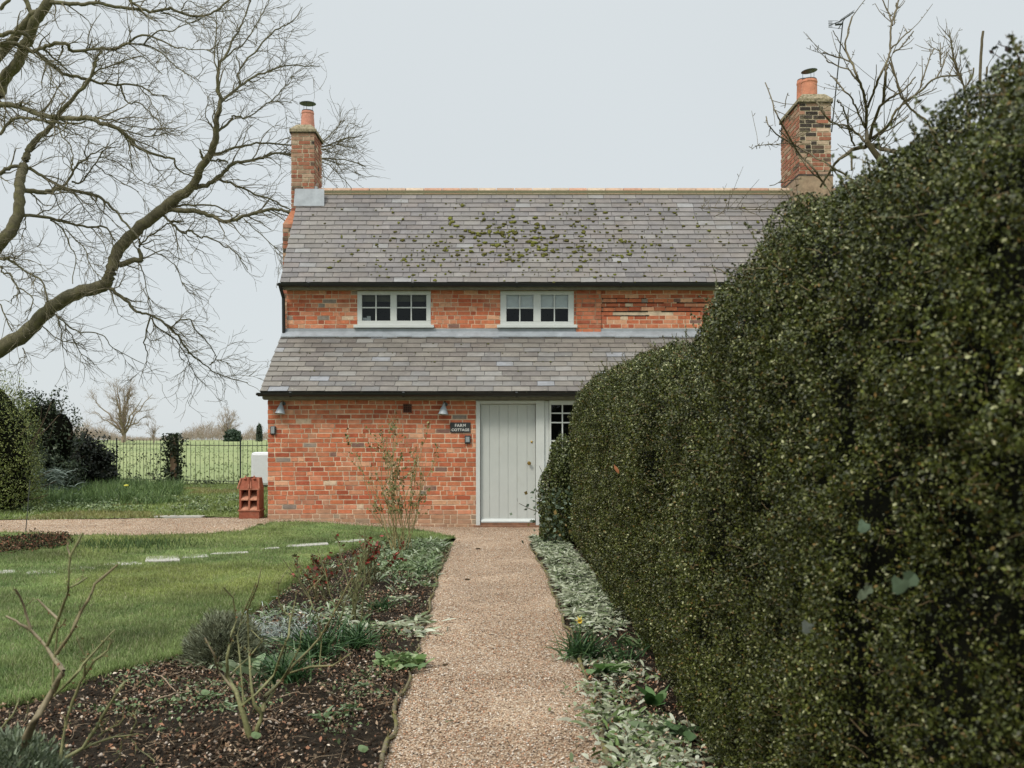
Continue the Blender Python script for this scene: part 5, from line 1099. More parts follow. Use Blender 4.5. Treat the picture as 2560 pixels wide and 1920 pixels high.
se = empty('cut_stem', 'single straight cut off stem standing up out of the hedge top', 'stem', loc=(P(2454, 200, 6.5)[0], 6.5, 0)); tb = Tubes(); tb.line([(0, 0, 0), (0, 0, 2.5), np.array(P(2452, 195, 6.5)) - se.location[:], np.array(P(2458, 78, 6.5)) - se.location[:]], [.03, .022, .018, .016], 8, FCc, 4, .003); tb.build('stem', M['bark2'], se)

# ------------------------------------------------------------------ hedge
HYs = [1.0, 1.94, 2.1, 2.26, 2.5, 2.97, 3.5, 3.73, 4.1, 4.4, 4.64, 4.9, 5.45, 7.3, 10.5, 12.0, 13]
HHs = [2.26, 2.275, 2.30, 2.30, 2.30, 2.28, 2.29, 2.285, 2.235, 2.17, 2.08, 2.00, 2.01, 2.08, 2.17, 2.16, 2.1]
XYs = [1.0, 3.0, 4.3, 4.8, 5.4, 7.5, 9.5, 12.5]; XXs = [.80, .77, .76, .80, .80, .76, .74, .67]
Y0, Y1, RR = .9, 12.45, .5
def hedge_surf(y, s):
    """s = distance along the section from the foot, up the face, over the rounded top, to the right"""
    H = np.interp(y, HYs, HHs); X = np.interp(y, XYs, XXs); endk = np.clip((y - (Y1 - .45)) / .45, 0, 1); inn = .45 * (1 - np.sqrt(np.clip(1 - endk ** 2, 0, 1)))
    H = H - inn * .6; X = X + inn
    sv = H - RR; arc = RR * np.pi / 2
    th = np.clip((s - sv) / RR, 0, np.pi / 2); x = X + RR * (1 - np.cos(th)) + np.clip(s - sv - arc, 0, None); z = np.minimum(s, sv) + RR * np.sin(th)
    nrm = np.stack([-np.cos(th), 0 * th + endk * .8, np.sin(th)], -1)
    foot = np.clip(1 - z / .45, 0, 1); x = x + .12 * foot ** 1.5
    p_ = np.stack([x, y, z], -1); nrm = unit(nrm)
    d = .10 * (vnoise(p_, .8, 60) - .5) + .085 * (vnoise(p_, .3, 61) - .5) + .085 * (vnoise(p_, .13, 62) - .5)
    return p_, nrm, d
he = empty('hedge', 'tall clipped small leaved hedge running along the right of the path', 'hedge', loc=(1.5, 6, 0)); HB = np.array([1.5, 6, 0])
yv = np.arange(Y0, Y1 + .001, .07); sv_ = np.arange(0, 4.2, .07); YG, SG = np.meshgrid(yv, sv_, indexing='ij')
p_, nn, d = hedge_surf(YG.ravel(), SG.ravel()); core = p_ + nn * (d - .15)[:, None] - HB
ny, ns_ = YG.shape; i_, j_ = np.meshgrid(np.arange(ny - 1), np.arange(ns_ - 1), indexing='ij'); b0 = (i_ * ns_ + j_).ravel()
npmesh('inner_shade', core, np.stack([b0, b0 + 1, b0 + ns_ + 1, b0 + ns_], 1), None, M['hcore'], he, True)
NL = 860000
# sample y with density ~ 1/size^2
yt = np.linspace(Y0, Y1, 600); sz = .0085 + .00125 * yt; cdf = np.cumsum(1 / sz ** 2); cdf /= cdf[-1]
y = np.interp(rng.uniform(0, 1, NL), cdf, yt); s_ = rng.uniform(0, 1, NL) ** .95 * np.where(y < 5, 3.15, 3.1)
p_, nn, d = hedge_surf(y, s_); hole = vnoise(p_, .055, 63) * .45 + vnoise(p_, .14, 64) * .35 + vnoise(p_, .38, 65) * .3
dep = rng.uniform(0, 1, NL) ** 1.6 * .07; pos = p_ + nn * (d + .012 - dep - .13 * (1 - sstep(.38, .64, hole)))[:, None]
kp = rng.uniform(0, 1, NL) < .35 + .65 * sstep(.3, .55, hole); pos, nn_, y_, dp = pos[kp], nn[kp], y[kp], dep[kp]; n = len(pos)
size = (.0082 + .00105 * y_) * rng.uniform(.65, 1.3, n)
hc = palette(n, [(.023, .030, .005), (.050, .062, .011), (.102, .115, .024), (.30, .305, .16), (.14, .09, .025)], [6, 6, 3.2, 1.0, .5], .2)  # palest tone paints glints of light onto some leaves
tone = vnoise(pos, .5, 66)[:, None]; hc = hc * (.8 + .45 * tone) * np.array([1, 1, 1])
leaves('foliage', pos - HB, size, hc, M['hleaf'], he, .62, rdir(n) + nn_ * .35, rdir(n) * .9 + nn_ * .5)
# pale twig ends and shoots
tb = Tubes(); n = 1500; y = np.interp(rng.uniform(0, 1, n), cdf, yt); s_ = rng.uniform(.2, 3.1, n); p_, nn, d = hedge_surf(y, s_)
tb.grow(p_ + nn * (d - .04)[:, None] - HB, nn + rdir(n) * .8, np.full(n, .0008) + .00018 * y, rng.uniform(.02, .06, n), 4, .6, .25, (0, 0, .25), 3, (.15, .11, .06), .6)
n = 520; y = rng.uniform(1.3, Y1, n); s_ = rng.uniform(1.9, 3.1, n); p_, nn, d = hedge_surf(y, s_); st0 = len(tb.seg)
tb.grow(p_ + nn * (d - .02)[:, None] - HB, nn + rdir(n) * .5, np.full(n, .0008) + .00025 * y, rng.uniform(.06, .15, n), 4, .4, .2, (0, 0, .4), 3, (.16, .13, .07), .6)
q = tb.sample(5200, st0); ng = 5200
tb.build('twigs', M['twig'], he)
leaves('shoot_leaves', q[0] + rdir(ng) * .004, rng.uniform(.011, .02, ng), palette(ng, [(.06, .075, .024), (.10, .115, .045), (.14, .14, .06)], [3, 3, 1]), M['hleaf'], he, .6)
# a few big ivy leaves growing out of the face and a dried leaf
def on_hedge(px, py):
    best = None
    for yy_ in np.linspace(1.5, 12, 400):
        x = (px - 1280) * yy_ / F; z = CZ + (HY - py) * yy_ / F
        if z < .05: continue
        X = float(np.interp(yy_, XYs, XXs)); H = float(np.interp(yy_, HYs, HHs))
        if z < H - RR: xe = X
        elif z < H: xe = X + RR * (1 - math.sqrt(max(0, 1 - ((z - (H - RR)) / RR) ** 2)))
        else: continue
        if x >= xe: return np.array([x - .05, yy_ - .03, z])
    return None
for px_, py_, s_, col, lb in ((2199, 1312, .015, (.13, .19, .13), 'single pale ivy leaf caught in the hedge, middle right'), (2290, 1455, .019, (.09, .13, .08), 'pair of broad ivy leaves low on the hedge at right'), (2055, 1560, .018, (.13, .15, .13), 'grey ivy leaf low in the middle of the hedge'), (1557, 1172, .035, (.42, .17, .08), 'dried orange leaf caught in the far part of the hedge'), (2195, 1480, .012, (.12, .15, .10), 'small ivy leaf left of the pair of broad ivy leaves')):
    c = on_hedge(px_, py_); k = 2 if 'pair' in lb else 1; pp = []; ppn = []
    bm = MB()
    for m_ in range(k):
        o_ = np.array([m_ * s_ * 1.05, 0, m_ * .01]); an = rng.uniform(0, .7) + m_ * 2.3; prof = [(0, -.9), (.75, -.65), (1, -.05), (.55, .25), (.25, 1.1), (-.25, .95), (-.65, .25), (-.95, -.1), (-.7, -.7)] if 'dried' not in lb else [(0, -1.1), (.35, -.5), (.3, .3), (.05, 1.0), (-.3, .3), (-.25, -.5)]
        V = [(o_[0] + s_ * (x * math.cos(an) - z * math.sin(an)), o_[1] - .012 - .25 * s_ * abs(x), o_[2] + s_ * (x * math.sin(an) + z * math.cos(an))) for x, z in prof]; V.append((o_[0], -.012 - .05 * s_, o_[2])); nV = len(prof)
        bm.add(V, [(i, (i + 1) % nV, nV) for i in range(nV)], col)
    o = bm.build('ivy_leaf' if 'ivy' in lb else 'dry_leaf', M['leaf']); o.location = tuple(c); tag(o, lb, 'leaf')
# leafy sprigs on top right
tb = Tubes(); c0 = np.array(P(2560, 175, 2.6)); tb.line([c0, P(2540, 130, 2.6), P(2520, 120, 2.6), P(2494, 110, 2.6)], [.004, .002], 5, (.07, .04, .03)); tb.line([c0, P(2510, 150, 2.6), P(2476, 128, 2.6)], [.003, .002], 5, (.07, .04, .03))
se = empty('climber_sprig', 'small dark leaved climber sprig arching over the hedge top at the right edge', 'sprig'); tb.build('stem', M['twig'], se)
ct = [P(x, y, 2.6) for x, y in b5([(1970, 440), (1945, 460), (2030, 475), (2085, 490), (2140, 520), (2120, 535), (1900, 520), (1920, 550), (1980, 590), (2010, 630), (1985, 425), (2045, 460)])]; ct = np.repeat(np.array(ct), 2, 0) + rng.normal(0, .004, (24, 3))
leaves('sprig_leaves', ct, .017, palette(24, [(.05, .035, .035), (.03, .04, .02)], [1, 1]), M['leaf'], se, .6)

# rounded shrub between hedge end and cottage door
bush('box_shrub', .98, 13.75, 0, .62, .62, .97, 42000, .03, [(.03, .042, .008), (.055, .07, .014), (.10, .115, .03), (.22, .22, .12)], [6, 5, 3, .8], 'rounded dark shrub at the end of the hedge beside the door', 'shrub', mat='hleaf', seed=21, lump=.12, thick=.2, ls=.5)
mb = MB(); x, y = G(1371, 1357); mb.lathe([(.05, 0), (.065, .05), (.07, .055), (.05, .055)], (x + .02, y, .01), (.42, .18, .11), 14); tag(mb.build('small_terracotta_pot', M['terracotta'], smooth=True), 'small terracotta pot under the shrub beside the door', 'pot')
# ivy-leaved plant at its foot
n = 260; x, y = 1.0 - .42, 13.15; q = np.column_stack([rng.normal(x, .16, n), rng.normal(y, .12, n), rng.uniform(.05, .8, n)]); o = empty('ivy_patch', 'straggly ivy at the foot of the rounded shrub by the door', 'ivy'); (leaves('foliage', q, rng.uniform(.04, .075, n), palette(n, [(.04, .06, .03), (.12, .16, .11), (.2, .24, .18), (.2, .14, .05)], [4, 3, 1, .5]), M['leaf'], o, .8))

# ------------------------------------------------------------------ garden plants
SIL = [(.30, .33, .22), (.38, .41, .30), (.48, .50, .40), (.18, .23, .12)]; SW = [4, 4, 2, 3]
def rosette(name, x, y, n, L_, W_, cols, wts, label, cat, up=.6, bend=.5, mat='soft', spread=.05, belly=True, seg=4, group=None, zt=.02):
    z = float(hz(x, y)); e = empty(name, label, cat, group, (x, y, z + zt)); a = rng.uniform(0, 2 * np.pi, n); t = rng.uniform(0, 1, n)
    d = np.column_stack([np.cos(a), np.sin(a), up * (.4 + t)]); b = np.column_stack([rng.normal(0, spread, n), rng.normal(0, spread, n), np.zeros(n)])
    blades('leaves', b, d, L_ * rng.uniform(.6, 1.15, n), W_ * rng.uniform(.75, 1.2, n), bend * rng.uniform(.4, 1.2, n), palette(n, cols, wts), M[mat], e, seg, .3, belly)
    return e
# silver lamb's ear, each clump its own plant, along the right of the path
def prx(y): return float(np.interp(y, [p_[1] for p_ in PR], [p_[0] for p_ in PR]))
n = 15000; yy = 7.3 + 7.3 * rng.uniform(0, 1, n) ** .8; xl_ = np.array([prx(v) for v in yy]); xh = np.interp(yy, XYs, XXs) + .06
xx_ = xl_ + .05 + (xh - xl_ - .05) * rng.uniform(0, 1, n); k = vnoise(np.column_stack([xx_, yy, xx_ * 0]), .22, 51) > .36 - .1 * (yy > 10); xx_, yy = xx_[k], yy[k]; n = len(yy)
cl = vnoise(np.column_stack([xx_, yy, xx_ * 0]), .11, 52)
tag(blades('silver_ground_cover', np.column_stack([xx_, yy, .01 + .10 * cl + hz(xx_, yy)]), np.column_stack([rng.normal(0, .8, n), rng.normal(-.15, .8, n), rng.uniform(.2, 1, n)]), rng.uniform(.035, .085, n), .016, .5, palette(n, SIL, SW), M['soft'], None, 3, .3, True), 'carpet of furry silver leaves between the path and the hedge foot', 'ground cover', kind='stuff')
for x, y, s_, n_, lb in ((.50, 6.55, 1.0, 60, 'at the edging, before the green broad leaved plant'), (.62, 6.3, 1.1, 70, 'close to the hedge, in front of the daffodil'), (.70, 6.05, 1.0, 60, 'tucked at the hedge foot, middle distance'), (.50, 5.75, 1.0, 60, 'leaning over the edging, halfway to the frame bottom'), (.60, 5.55, .9, 50, 'low one behind the foreground clumps'), (.53, 5.15, 1.25, 90, 'spilling over the path edging in the foreground'), (.66, 5.0, 1.2, 80, 'between the spilling clump and the hedge'), (.58, 4.72, 1.3, 100, 'large foreground clump second from the frame bottom'), (.72, 4.55, 1.1, 70, 'touching the hedge in the foreground'), (.56, 4.38, 1.25, 100, 'lowest clump beside the path at the frame bottom'), (.70, 4.2, 1.2, 80, 'bottom clump under the hedge'), (.47, 5.35, .8, 30, 'small one right on the path edging')):
    rosette('silver_plant', x, y, int(n_ * 1.9), .056 * s_, .0155 * s_, SIL + [(.13, .19, .07)], SW + [3], 'silver furry plant ' + lb, 'silver plant', 1.2, .6, 'soft', .085 * s_, group='silver leaved plants right of the path')
# green plants in the right bed
rosette('primula', *G(1515, 1690), 26, .13, .045, [(.06, .12, .03), (.09, .16, .05), (.14, .2, .08)], [3, 3, 1], 'bright green broad leaved plant in the right bed in front of the daffodil', 'plant', .7, .5, 'leaf', .03)
rosette('foxglove_rosette', *G(1640, 1775), 9, .16, .05, [(.05, .11, .03), (.08, .15, .04)], [3, 2], 'upright dark green leaves near the hedge foot in the foreground', 'plant', 1.6, .25, 'leaf', .02)
rosette('foxglove_rosette', *G(1690, 1850), 22, .13, .05, [(.07, .12, .05), (.11, .16, .08)], [3, 2], 'grey green broad leaved plant at the hedge foot, lowest in the frame', 'plant', .8, .5, 'leaf', .05)
rosette('creeping_herb', *G(1600, 1625), 60, .14, .012, [(.09, .14, .05), (.14, .19, .09), (.05, .1, .03)], [3, 2, 3], 'fine leaved green herb between the daffodil and the hedge', 'plant', 1.2, .5, 'leaf', .07)
def daff(px, py, n, h, label, fl=0, spread=.05):
    x, y = G(px, py); z = float(hz(x, y)); e = empty('daffodil', label, 'daffodil', None, (x, y, z + .01)); d = np.column_stack([rng.normal(0, .42, n), rng.normal(0, .42, n), np.ones(n)])
    blades('leaves', np.column_stack([rng.normal(0, spread, n), rng.normal(0, spread, n), np.zeros(n)]), d, h * rng.uniform(.6, 1.15, n), .0105, rng.uniform(.1, .7, n), palette(n, [(.03, .075, .025), (.05, .11, .035), (.09, .15, .06), (.02, .045, .015)], [4, 4, 1.5, 3]), M['leaf'], e, 5, .5)
    for k in range(fl):
        mb = MB(); fx, fy, fz = random.uniform(-.02, .05), random.uniform(-.03, .03), h * 1.02
        mb.tube([(fx * .3, fy * .3, 0), (fx * .8, fy * .8, fz * .7), (fx, fy, fz - .01)], .003, (.08, .15, .04), 6)
        mb.build('flower_stalk', M['leaf'], e)
        mb = MB(); Mx = Matrix.Translation((fx, fy - .005, fz)) @ Matrix.Rotation(R(100), 4, 'X')
        for p6 in range(6):
            a = p6 * math.pi / 3; V = [(0, 0, 0), (.012 * math.cos(a - .5), .012 * math.sin(a - .5), .003), (.033 * math.cos(a), .033 * math.sin(a), -.002), (.012 * math.cos(a + .5), .012 * math.sin(a + .5), .003)]
            mb.add([Mx @ Vector(v) for v in V], [(0, 1, 2, 3)], (.80, .70, .22))
        mb.lathe([(.008, 0), (.011, .018), (.014, .024)], (0, 0, 0), (.80, .58, .08), 12, Mx, cap=False); mb.build('flower', M['soft'], e)
daff(1455, 1652, 170, .25, 'dark green daffodil clump with one yellow flower beside the path', 1, .05)
daff(1560, 1655, 60, .17, 'daffodil leaves without flower between the flowering clump and hedge', 0, .06)
daff(790, 1650, 170, .33, 'tall tufted daffodil leaves behind the middle rose stems', 0, .055)
daff(892, 1625, 150, .25, 'daffodil leaf clump left of the pale green rosette', 0, .05)
daff(952, 1530, 70, .17, 'small daffodil clump on bare soil in the middle of the left bed', 0, .035)
daff(715, 1712, 150, .28, 'dark daffodil leaves directly behind the middle rose', 0, .06)
daff(1043, 1445, 14, .20, 'few upright blue green daffodil leaves near the tall rose', 0, .02)
x, y = px_x(316, 20.5), 20.5
e = empty('daffodil', 'lone yellow daffodil flower in the drift of leaves near the railing', 'daffodil', None, (x, y, float(hz(x, y)) + .32)); mb = MB(); mb.lathe([(.001, -.01), (.05, .0), (.045, .02), (.001, .03)], (0, 0, 0), (.62, .58, .10), 7); mb.build('flower', M['soft'], e); mb = MB(); mb.tube([(0, 0, -.32), (0, 0, 0)], .005, (.06, .12, .04), 5); mb.build('stalk', M['leaf'], e)
# primrose-like rosette on the left edge of the path
x, y = G(1000, 1672); rosette('primrose', x, y, 170, .105, .05, [(.13, .20, .07), (.18, .25, .10), (.09, .15, .05), (.24, .30, .15)], [4, 3, 2, 1], 'pale green crinkled rosette plant at the left edge of the path', 'primrose', 1.7, .7, 'leaf', .065)
# broad leaved plant in the middle of the left bed
x, y = G(640, 1690); rosette('foxglove', x, y, 20, .20, .07, [(.14, .19, .10), (.20, .24, .14), (.26, .27, .18), (.09, .13, .06)], [4, 3, 1, 2], 'large soft pale leaves of a foxglove behind the middle rose', 'foxglove', .9, .6, 'leaf', .05)
# lavender
x, y = G(560, 1655)
def cushion(name, x, y, r_, h, n, cols, wts, label, L_=.055, W_=.007):
    z = float(hz(x, y)); e = empty(name, label, 'shrub', None, (x, y, z)); u_ = rdir(n); u_[:, 2] = np.abs(u_[:, 2]); rad = rng.uniform(.55, 1, n) ** .6; lum = .8 + .4 * vnoise(u_ * 2 + 9, .5, 3)
    b = u_ * np.array([r_, r_, h]) * (rad * lum)[:, None]
    blades('foliage', b, u_ * .7 + rdir(n) * .5 + [0, 0, .5], L_ * rng.uniform(.6, 1.2, n), W_, .2, palette(n, cols, wts), M['soft'], e, 2, .5)
    bm = bmesh.new(); bmesh.ops.create_icosphere(bm, subdivisions=3, radius=1)
    for v in bm.verts: v.co = Vector((v.co.x * r_ * .62, v.co.y * r_ * .62, max(-.02, v.co.z * h * .62)))
    me = bpy.data.meshes.new('base_shade'); bm.to_mesh(me); bm.free(); mesh_obj('base_shade', me, M['hcore'], e); return e  # near-black dome paints the shade inside the cushion
cushion('lavender', x, y, .27, .30, 9500, [(.14, .15, .09), (.20, .22, .14), (.28, .30, .21), (.08, .08, .045)], [4, 4, 2, 2], 'rounded grey green lavender bush at the lawn edge of the bed', .038, .0055)
x, y = G(40, 1985); cushion('santolina', -1.86, 3.78, .27, .33, 6500, [(.10, .13, .07), (.17, .20, .13), (.24, .28, .20)], [4, 4, 2], 'grey green mounded plant at the bottom left corner', .03, .009)
x, y = G(680, 1600); n = 900
e = empty('artemisia', 'silvery feathery plant between the lavender and the daffodil leaves', 'artemisia', None, (x, y, 0)); b = np.column_stack([rng.normal(0.02, .17, n), rng.normal(0, .12, n), np.abs(rng.normal(.05, .06, n))])
blades('foliage', b, np.column_stack([rng.normal(0, .6, n), rng.normal(0, .6, n), np.ones(n)]), rng.uniform(.03, .08, n), .007, .5, palette(n, [(.32, .36, .33), (.42, .45, .43), (.2, .24, .18)], [3, 2, 2]), M['soft'], e, 3)
for px_, py_, s_, lb in ((865, 1545, 1.0, 'left of the small daffodil clump'), (985, 1575, 1.2, 'nearest the path edging, behind the pale rosette'), (1050, 1590, 1.0, 'touching the path edging'), (925, 1575, .9, 'behind the right hand daffodil clump'), (1000, 1505, .9, 'in bare soil halfway up the bed'), (1040, 1560, 1.0, 'right of the others')):
    x, y = G(px_, py_); rosette('silver_plant', x, y, 46, .095 * s_, .026, SIL, SW, 'small silver green plant in the left bed, ' + lb, 'silver plant', .7, .5, 'soft', .06, group='silver leaved plants in the left bed')
# cover at the top corner of the bed
n = 5200; a0 = np.column_stack([rng.uniform(0, 1, n), rng.uniform(0, 1, n)]); ppx = 930 + 190 * a0[:, 0] - 40 * a0[:, 1]; ppy = 1352 + 85 * a0[:, 1]
gg = np.array([G(x, y) for x, y in zip(ppx, ppy)]); k = inpoly(gg, bed_poly); gg = gg[k]; n = len(gg)
tag(blades('low_ground_cover', np.column_stack([gg, hz(gg[:, 0], gg[:, 1]) + .01]), np.column_stack([rng.normal(0, .6, n), rng.normal(0, .6, n), np.ones(n)]), rng.uniform(.05, .17, n), .02, .5, palette(n, [(.12, .17, .07), (.19, .24, .13), (.28, .32, .22), (.08, .12, .04)], [4, 4, 2, 2]), M['leaf'], None, 3, .3, True), 'pale green ground cover filling the corner of the bed by the tall rose', 'ground cover', kind='stuff')
n = 3600; xs2 = rng.uniform(-2.0, -.7, n); ys2 = rng.uniform(6.2, 12.5, n); k = (vnoise(np.column_stack([xs2, ys2, xs2 * 0]), .35, 91) > .62) & inpoly(np.column_stack([xs2, ys2]), bed_poly); xs2, ys2 = xs2[k], ys2[k]; n = len(xs2)
tag(blades('bed_ground_cover', np.column_stack([xs2, ys2, hz(xs2, ys2) + .02]), np.column_stack([rng.normal(0, .7, n), rng.normal(0, .7, n), np.ones(n)]), rng.uniform(.04, .13, n), .014, .5, palette(n, [(.13, .18, .08), (.24, .28, .18), (.09, .14, .05), (.34, .37, .27)], [4, 3, 3, 1.5]), M['leaf'], None, 3, .3, True), 'scattered tufts of low green and silver foliage between the roses', 'ground cover', kind='stuff')
# small weeds
for px_, py_, s_, lb in ((820, 1800, .08, 'near the path edging in the foreground soil'), (880, 1785, .07, 'right of another weed in the foreground soil'), (580, 1775, .07, 'left of the middle rose base'), (520, 1752, .06, 'dark rosette left of the middle rose'), (990, 1645, .06, 'behind the pale rosette'), (910, 1725, .05, 'in dark soil left of the pale rosette'), (1120, 1813, .02, 'tiny green weed in the gravel path')):
    x, y = G(px_, py_); rosette('weed', x, y, 34 if s_ > .03 else 12, s_, s_ * .2, [(.08, .13, .05), (.13, .18, .09), (.2, .25, .15)], [3, 3, 1], 'small green weed ' + lb, 'weed', .6, .5, 'leaf', s_ * .35, group='weeds in the soil')
# little ivy leaves on the soil
for px_, py_, lb in ((638, 1872, 'single blue green leaf on the soil at the foot of the middle rose'), (512, 1760, 'glossy green leaf on the soil left of the middle rose'), (905, 1907, 'small pale leaf at the bottom of the bed near the edging')):
    x, y = G(px_, py_); mb = MB(); s_ = .026; V = [(s_ * a, s_ * b, .012 + .006 * abs(a)) for a, b in [(0, -.8), (.8, -.5), (1, .1), (.4, .9), (0, 1.1), (-.5, .8), (-1, 0), (-.7, -.6)]]; mb.add(V + [(0, 0, .02)], [(i, (i + 1) % 8, 8) for i in range(8)], (.11, .16, .065)); o = mb.build('fallen_leaf', M['leaf']); o.location = (x, y, .05); o.rotation_euler = (.5, 0, .7); tag(o, lb, 'leaf')
# sticks
for p0, p1, dm, lb in (((375, 1780), (470, 1752), .012, 'grey stick lying on the soil left of the middle rose'), ((380, 1702), (440, 1752), .009, 'pale slanting stick on the soil below the lawn edge'), ((650, 1824), (700, 1834), .012, 'short pale stick at the foot of the middle rose'), ((700, 1765), (770, 1758), .008, 'thin reddish stick right of the middle rose')):
    a, b = G(*p0), G(*p1); tb = Tubes(); tb.line([(a[0], a[1], .045), ((a[0] + b[0]) / 2, (a[1] + b[1]) / 2 + .01, .06), (b[0], b[1], .05)], [dm, dm * .8, dm * .5], 6, (.26, .19, .13), 4, .003); tag(tb.build('stick', M['stem']), lb, 'stick')
# cane stake left
x, y = G(62, 1335); mb = MB(); mb.tube([(x, y, .0), (px_x(75, y + .3), y + .3, .85)], .006, (.05, .06, .05), 5); tag(mb.build('garden_stake', M['iron']), 'thin dark stake leaning beside the reddish low shrubs at left', 'stake')
# reddish low shrubs at left
n = 5600; a0 = rng.uniform(0, 1, (n, 2)); ppx = -60 + 225 * a0[:, 0] ** .8 + rng.normal(0, 9, n); ppy = 1352 + (12 + 38 * (1 - a0[:, 0]) ** .7) * a0[:, 1] + rng.normal(0, 3, n)
gg = np.array([G(x, y) for x, y in zip(ppx, ppy)]); hh = .04 + .12 * vnoise(np.column_stack([gg, gg[:, :1] * 0]), .25, 3) * rng.uniform(.3, 1, n)
tag(leaves('heather', np.column_stack([gg, hz(gg[:, 0], gg[:, 1]) + hh]), rng.uniform(.02, .045, n), palette(n, [(.17, .075, .045), (.09, .06, .035), (.05, .07, .03), (.25, .16, .10), (.02, .018, .012)], [3, 4, 3, 1, 5]), M['soft'], None, .5), 'low reddish brown heather patch at the left edge of the lawn', 'heather', kind='stuff')
# ---- roses
CG = (.18, .18, .08); CB = (.20, .165, .10)
def traced(name, lines, y, base, label, tw, seed, leafcol=None, f=None, amp=.12):
    global rng; old = rng; rng = np.random.default_rng(seed)
    e = empty(name, label, 'rose', None, base); B = np.array(base); tb = Tubes()
    for pts, dia, col in lines:
        pp = pts; ws = []
        for (x, yv_) in pp:
            yy_ = y + amp * (float(vnoise(np.array([[x / 90, yv_ / 90, 3.0]]), 1, seed)[0]) * 2 - 1); ws.append(np.array(P(x, yv_, yy_)) - B)
        tb.line(ws, [v * y / F * (1.08 if y < 4.5 else 1.3) for v in dia], 7, col, 4, .001, 1)
    q = tb.sample(tw); tb.grow(q[0], q[1], np.full(tw, .0018), rng.uniform(.01, .05, tw), 3, .9, .3, (0, 0, .4), 4, CG)
    th = tw * 4; q = tb.sample(th); tb.grow(q[0], q[1], np.full(th, .0012), rng.uniform(.004, .008, th), 2, 2.5, 0, (0, 0, 0), 3, (.22, .12, .06), .1)
    tb.build('canes', M['cane'], e)
    n = tw * 2; q = tb.sample(n); ob = leaves('buds', q[0] + rdir(n) * .008, rng.uniform(.008, .018, n), palette(n, leafcol or [(.20, .17, .06), (.24, .10, .05), (.12, .16, .06)], [1, 1, 1]), M['leaf'], e, .5); ob['kind'] = 'stuff'
    rng = old; return e
z6 = lambda l: fA(l, .2532, 0, 1500); y6 = lambda l: fA(l, .3165, 0, 1280); z7 = lambda l: fA(l, .3134, 440, 1400)
YA = 3.75; zA = py_z
LA = [(fA([(160, 2250), (175, 1900)], .2532, 0, 1500) + z6([(190, 1660), (230, 1450), (330, 1200), (430, 1050), (520, 900), (590, 770), (630, 700), (540, 590), (460, 460), (300, 290), (230, 260), (160, 210), (60, 160)]), [22, 20, 17, 14, 12, 9, 7, 5], CB),
 (z6([(520, 920), (525, 700), (540, 550), (570, 300), (650, 190)]), [6, 5, 4], CG), (z6([(460, 460), (520, 330), (560, 230), (575, 190), (640, 0)]) + y6([(540, 620), (540, 540), (555, 345), (655, 165)]), [8, 6, 5, 5], CG), (z6([(575, 190), (470, 90), (370, -10)]), [6, 4], CB), (z6([(300, 280), (250, 120), (215, 0)]) + y6([(120, 610)]), [6, 4], CB),
 (y6([(555, 345), (530, 280), (545, 235)]), [4, 3], CB), (y6([(520, 690), (545, 600), (690, 515)]), [5, 4], CG), (z6([(560, 530), (700, 330), (800, 110), (870, 0)]) + y6([(750, 570), (930, 415)]), [8, 7, 5], (.2, .17, .09)), (z6([(780, 120), (810, 0)]), [3, 3], CG),
 (z6([(535, 945), (740, 750), (820, 640), (1070, 360), (1140, 290)]), [6, 6, 5, 3], CG), (z6([(250, 60), (330, -10), (370, -10)]), [2, 2], CG)]
traced('rose_bush', LA, YA, (px_x(48, YA), YA, .0), 'tall pruned bare rose at the left foreground with thick brown cane', 60, 31)
LB = [(z6([(540, 2200), (550, 1660), (610, 1580), (820, 1460), (960, 1250), (1060, 1060), (1150, 920), (1230, 810)]), [10, 9, 8, 6, 5], CG), (z6([(820, 1470), (980, 1400), (1130, 1350), (1370, 1320)]), [6, 5, 3], CG), (z6([(600, 2200), (600, 1560), (650, 1200), (720, 1000), (800, 800), (930, 600), (1060, 500), (1100, 400), (1060, 360)]), [9, 8, 7, 6, 5, 4], CG), (z6([(830, 770), (840, 560), (760, 390)]), [5, 4], CG),
 (z6([(970, 1350), (1080, 1270), (1180, 1220), (1230, 1160)]), [4, 3], CG), (z6([(1290, 1310), (1350, 1200), (1310, 1110)]), [4, 3], CG), (z6([(1300, 1380), (1360, 1470), (1530, 1590)]), [3, 2], (.2, .2, .1)), (z6([(1200, 1400), (1180, 1560), (1130, 1600)]), [3, 2], CG), (z6([(980, 1260), (1040, 1210), (1080, 1170)]), [3, 2], CG), (z6([(-60, 1330), (0, 1290), (130, 1130), (190, 970)]), [6, 5, 4], CG), (z6([(240, 1200), (290, 1070)]), [4, 3], (.2, .18, .12))]
traced('rose_bush', LB, 3.9, (px_x(150, 3.9), 3.9, .0), 'low green stemmed bare rose reaching over the soil at the left foreground', 90, 32)
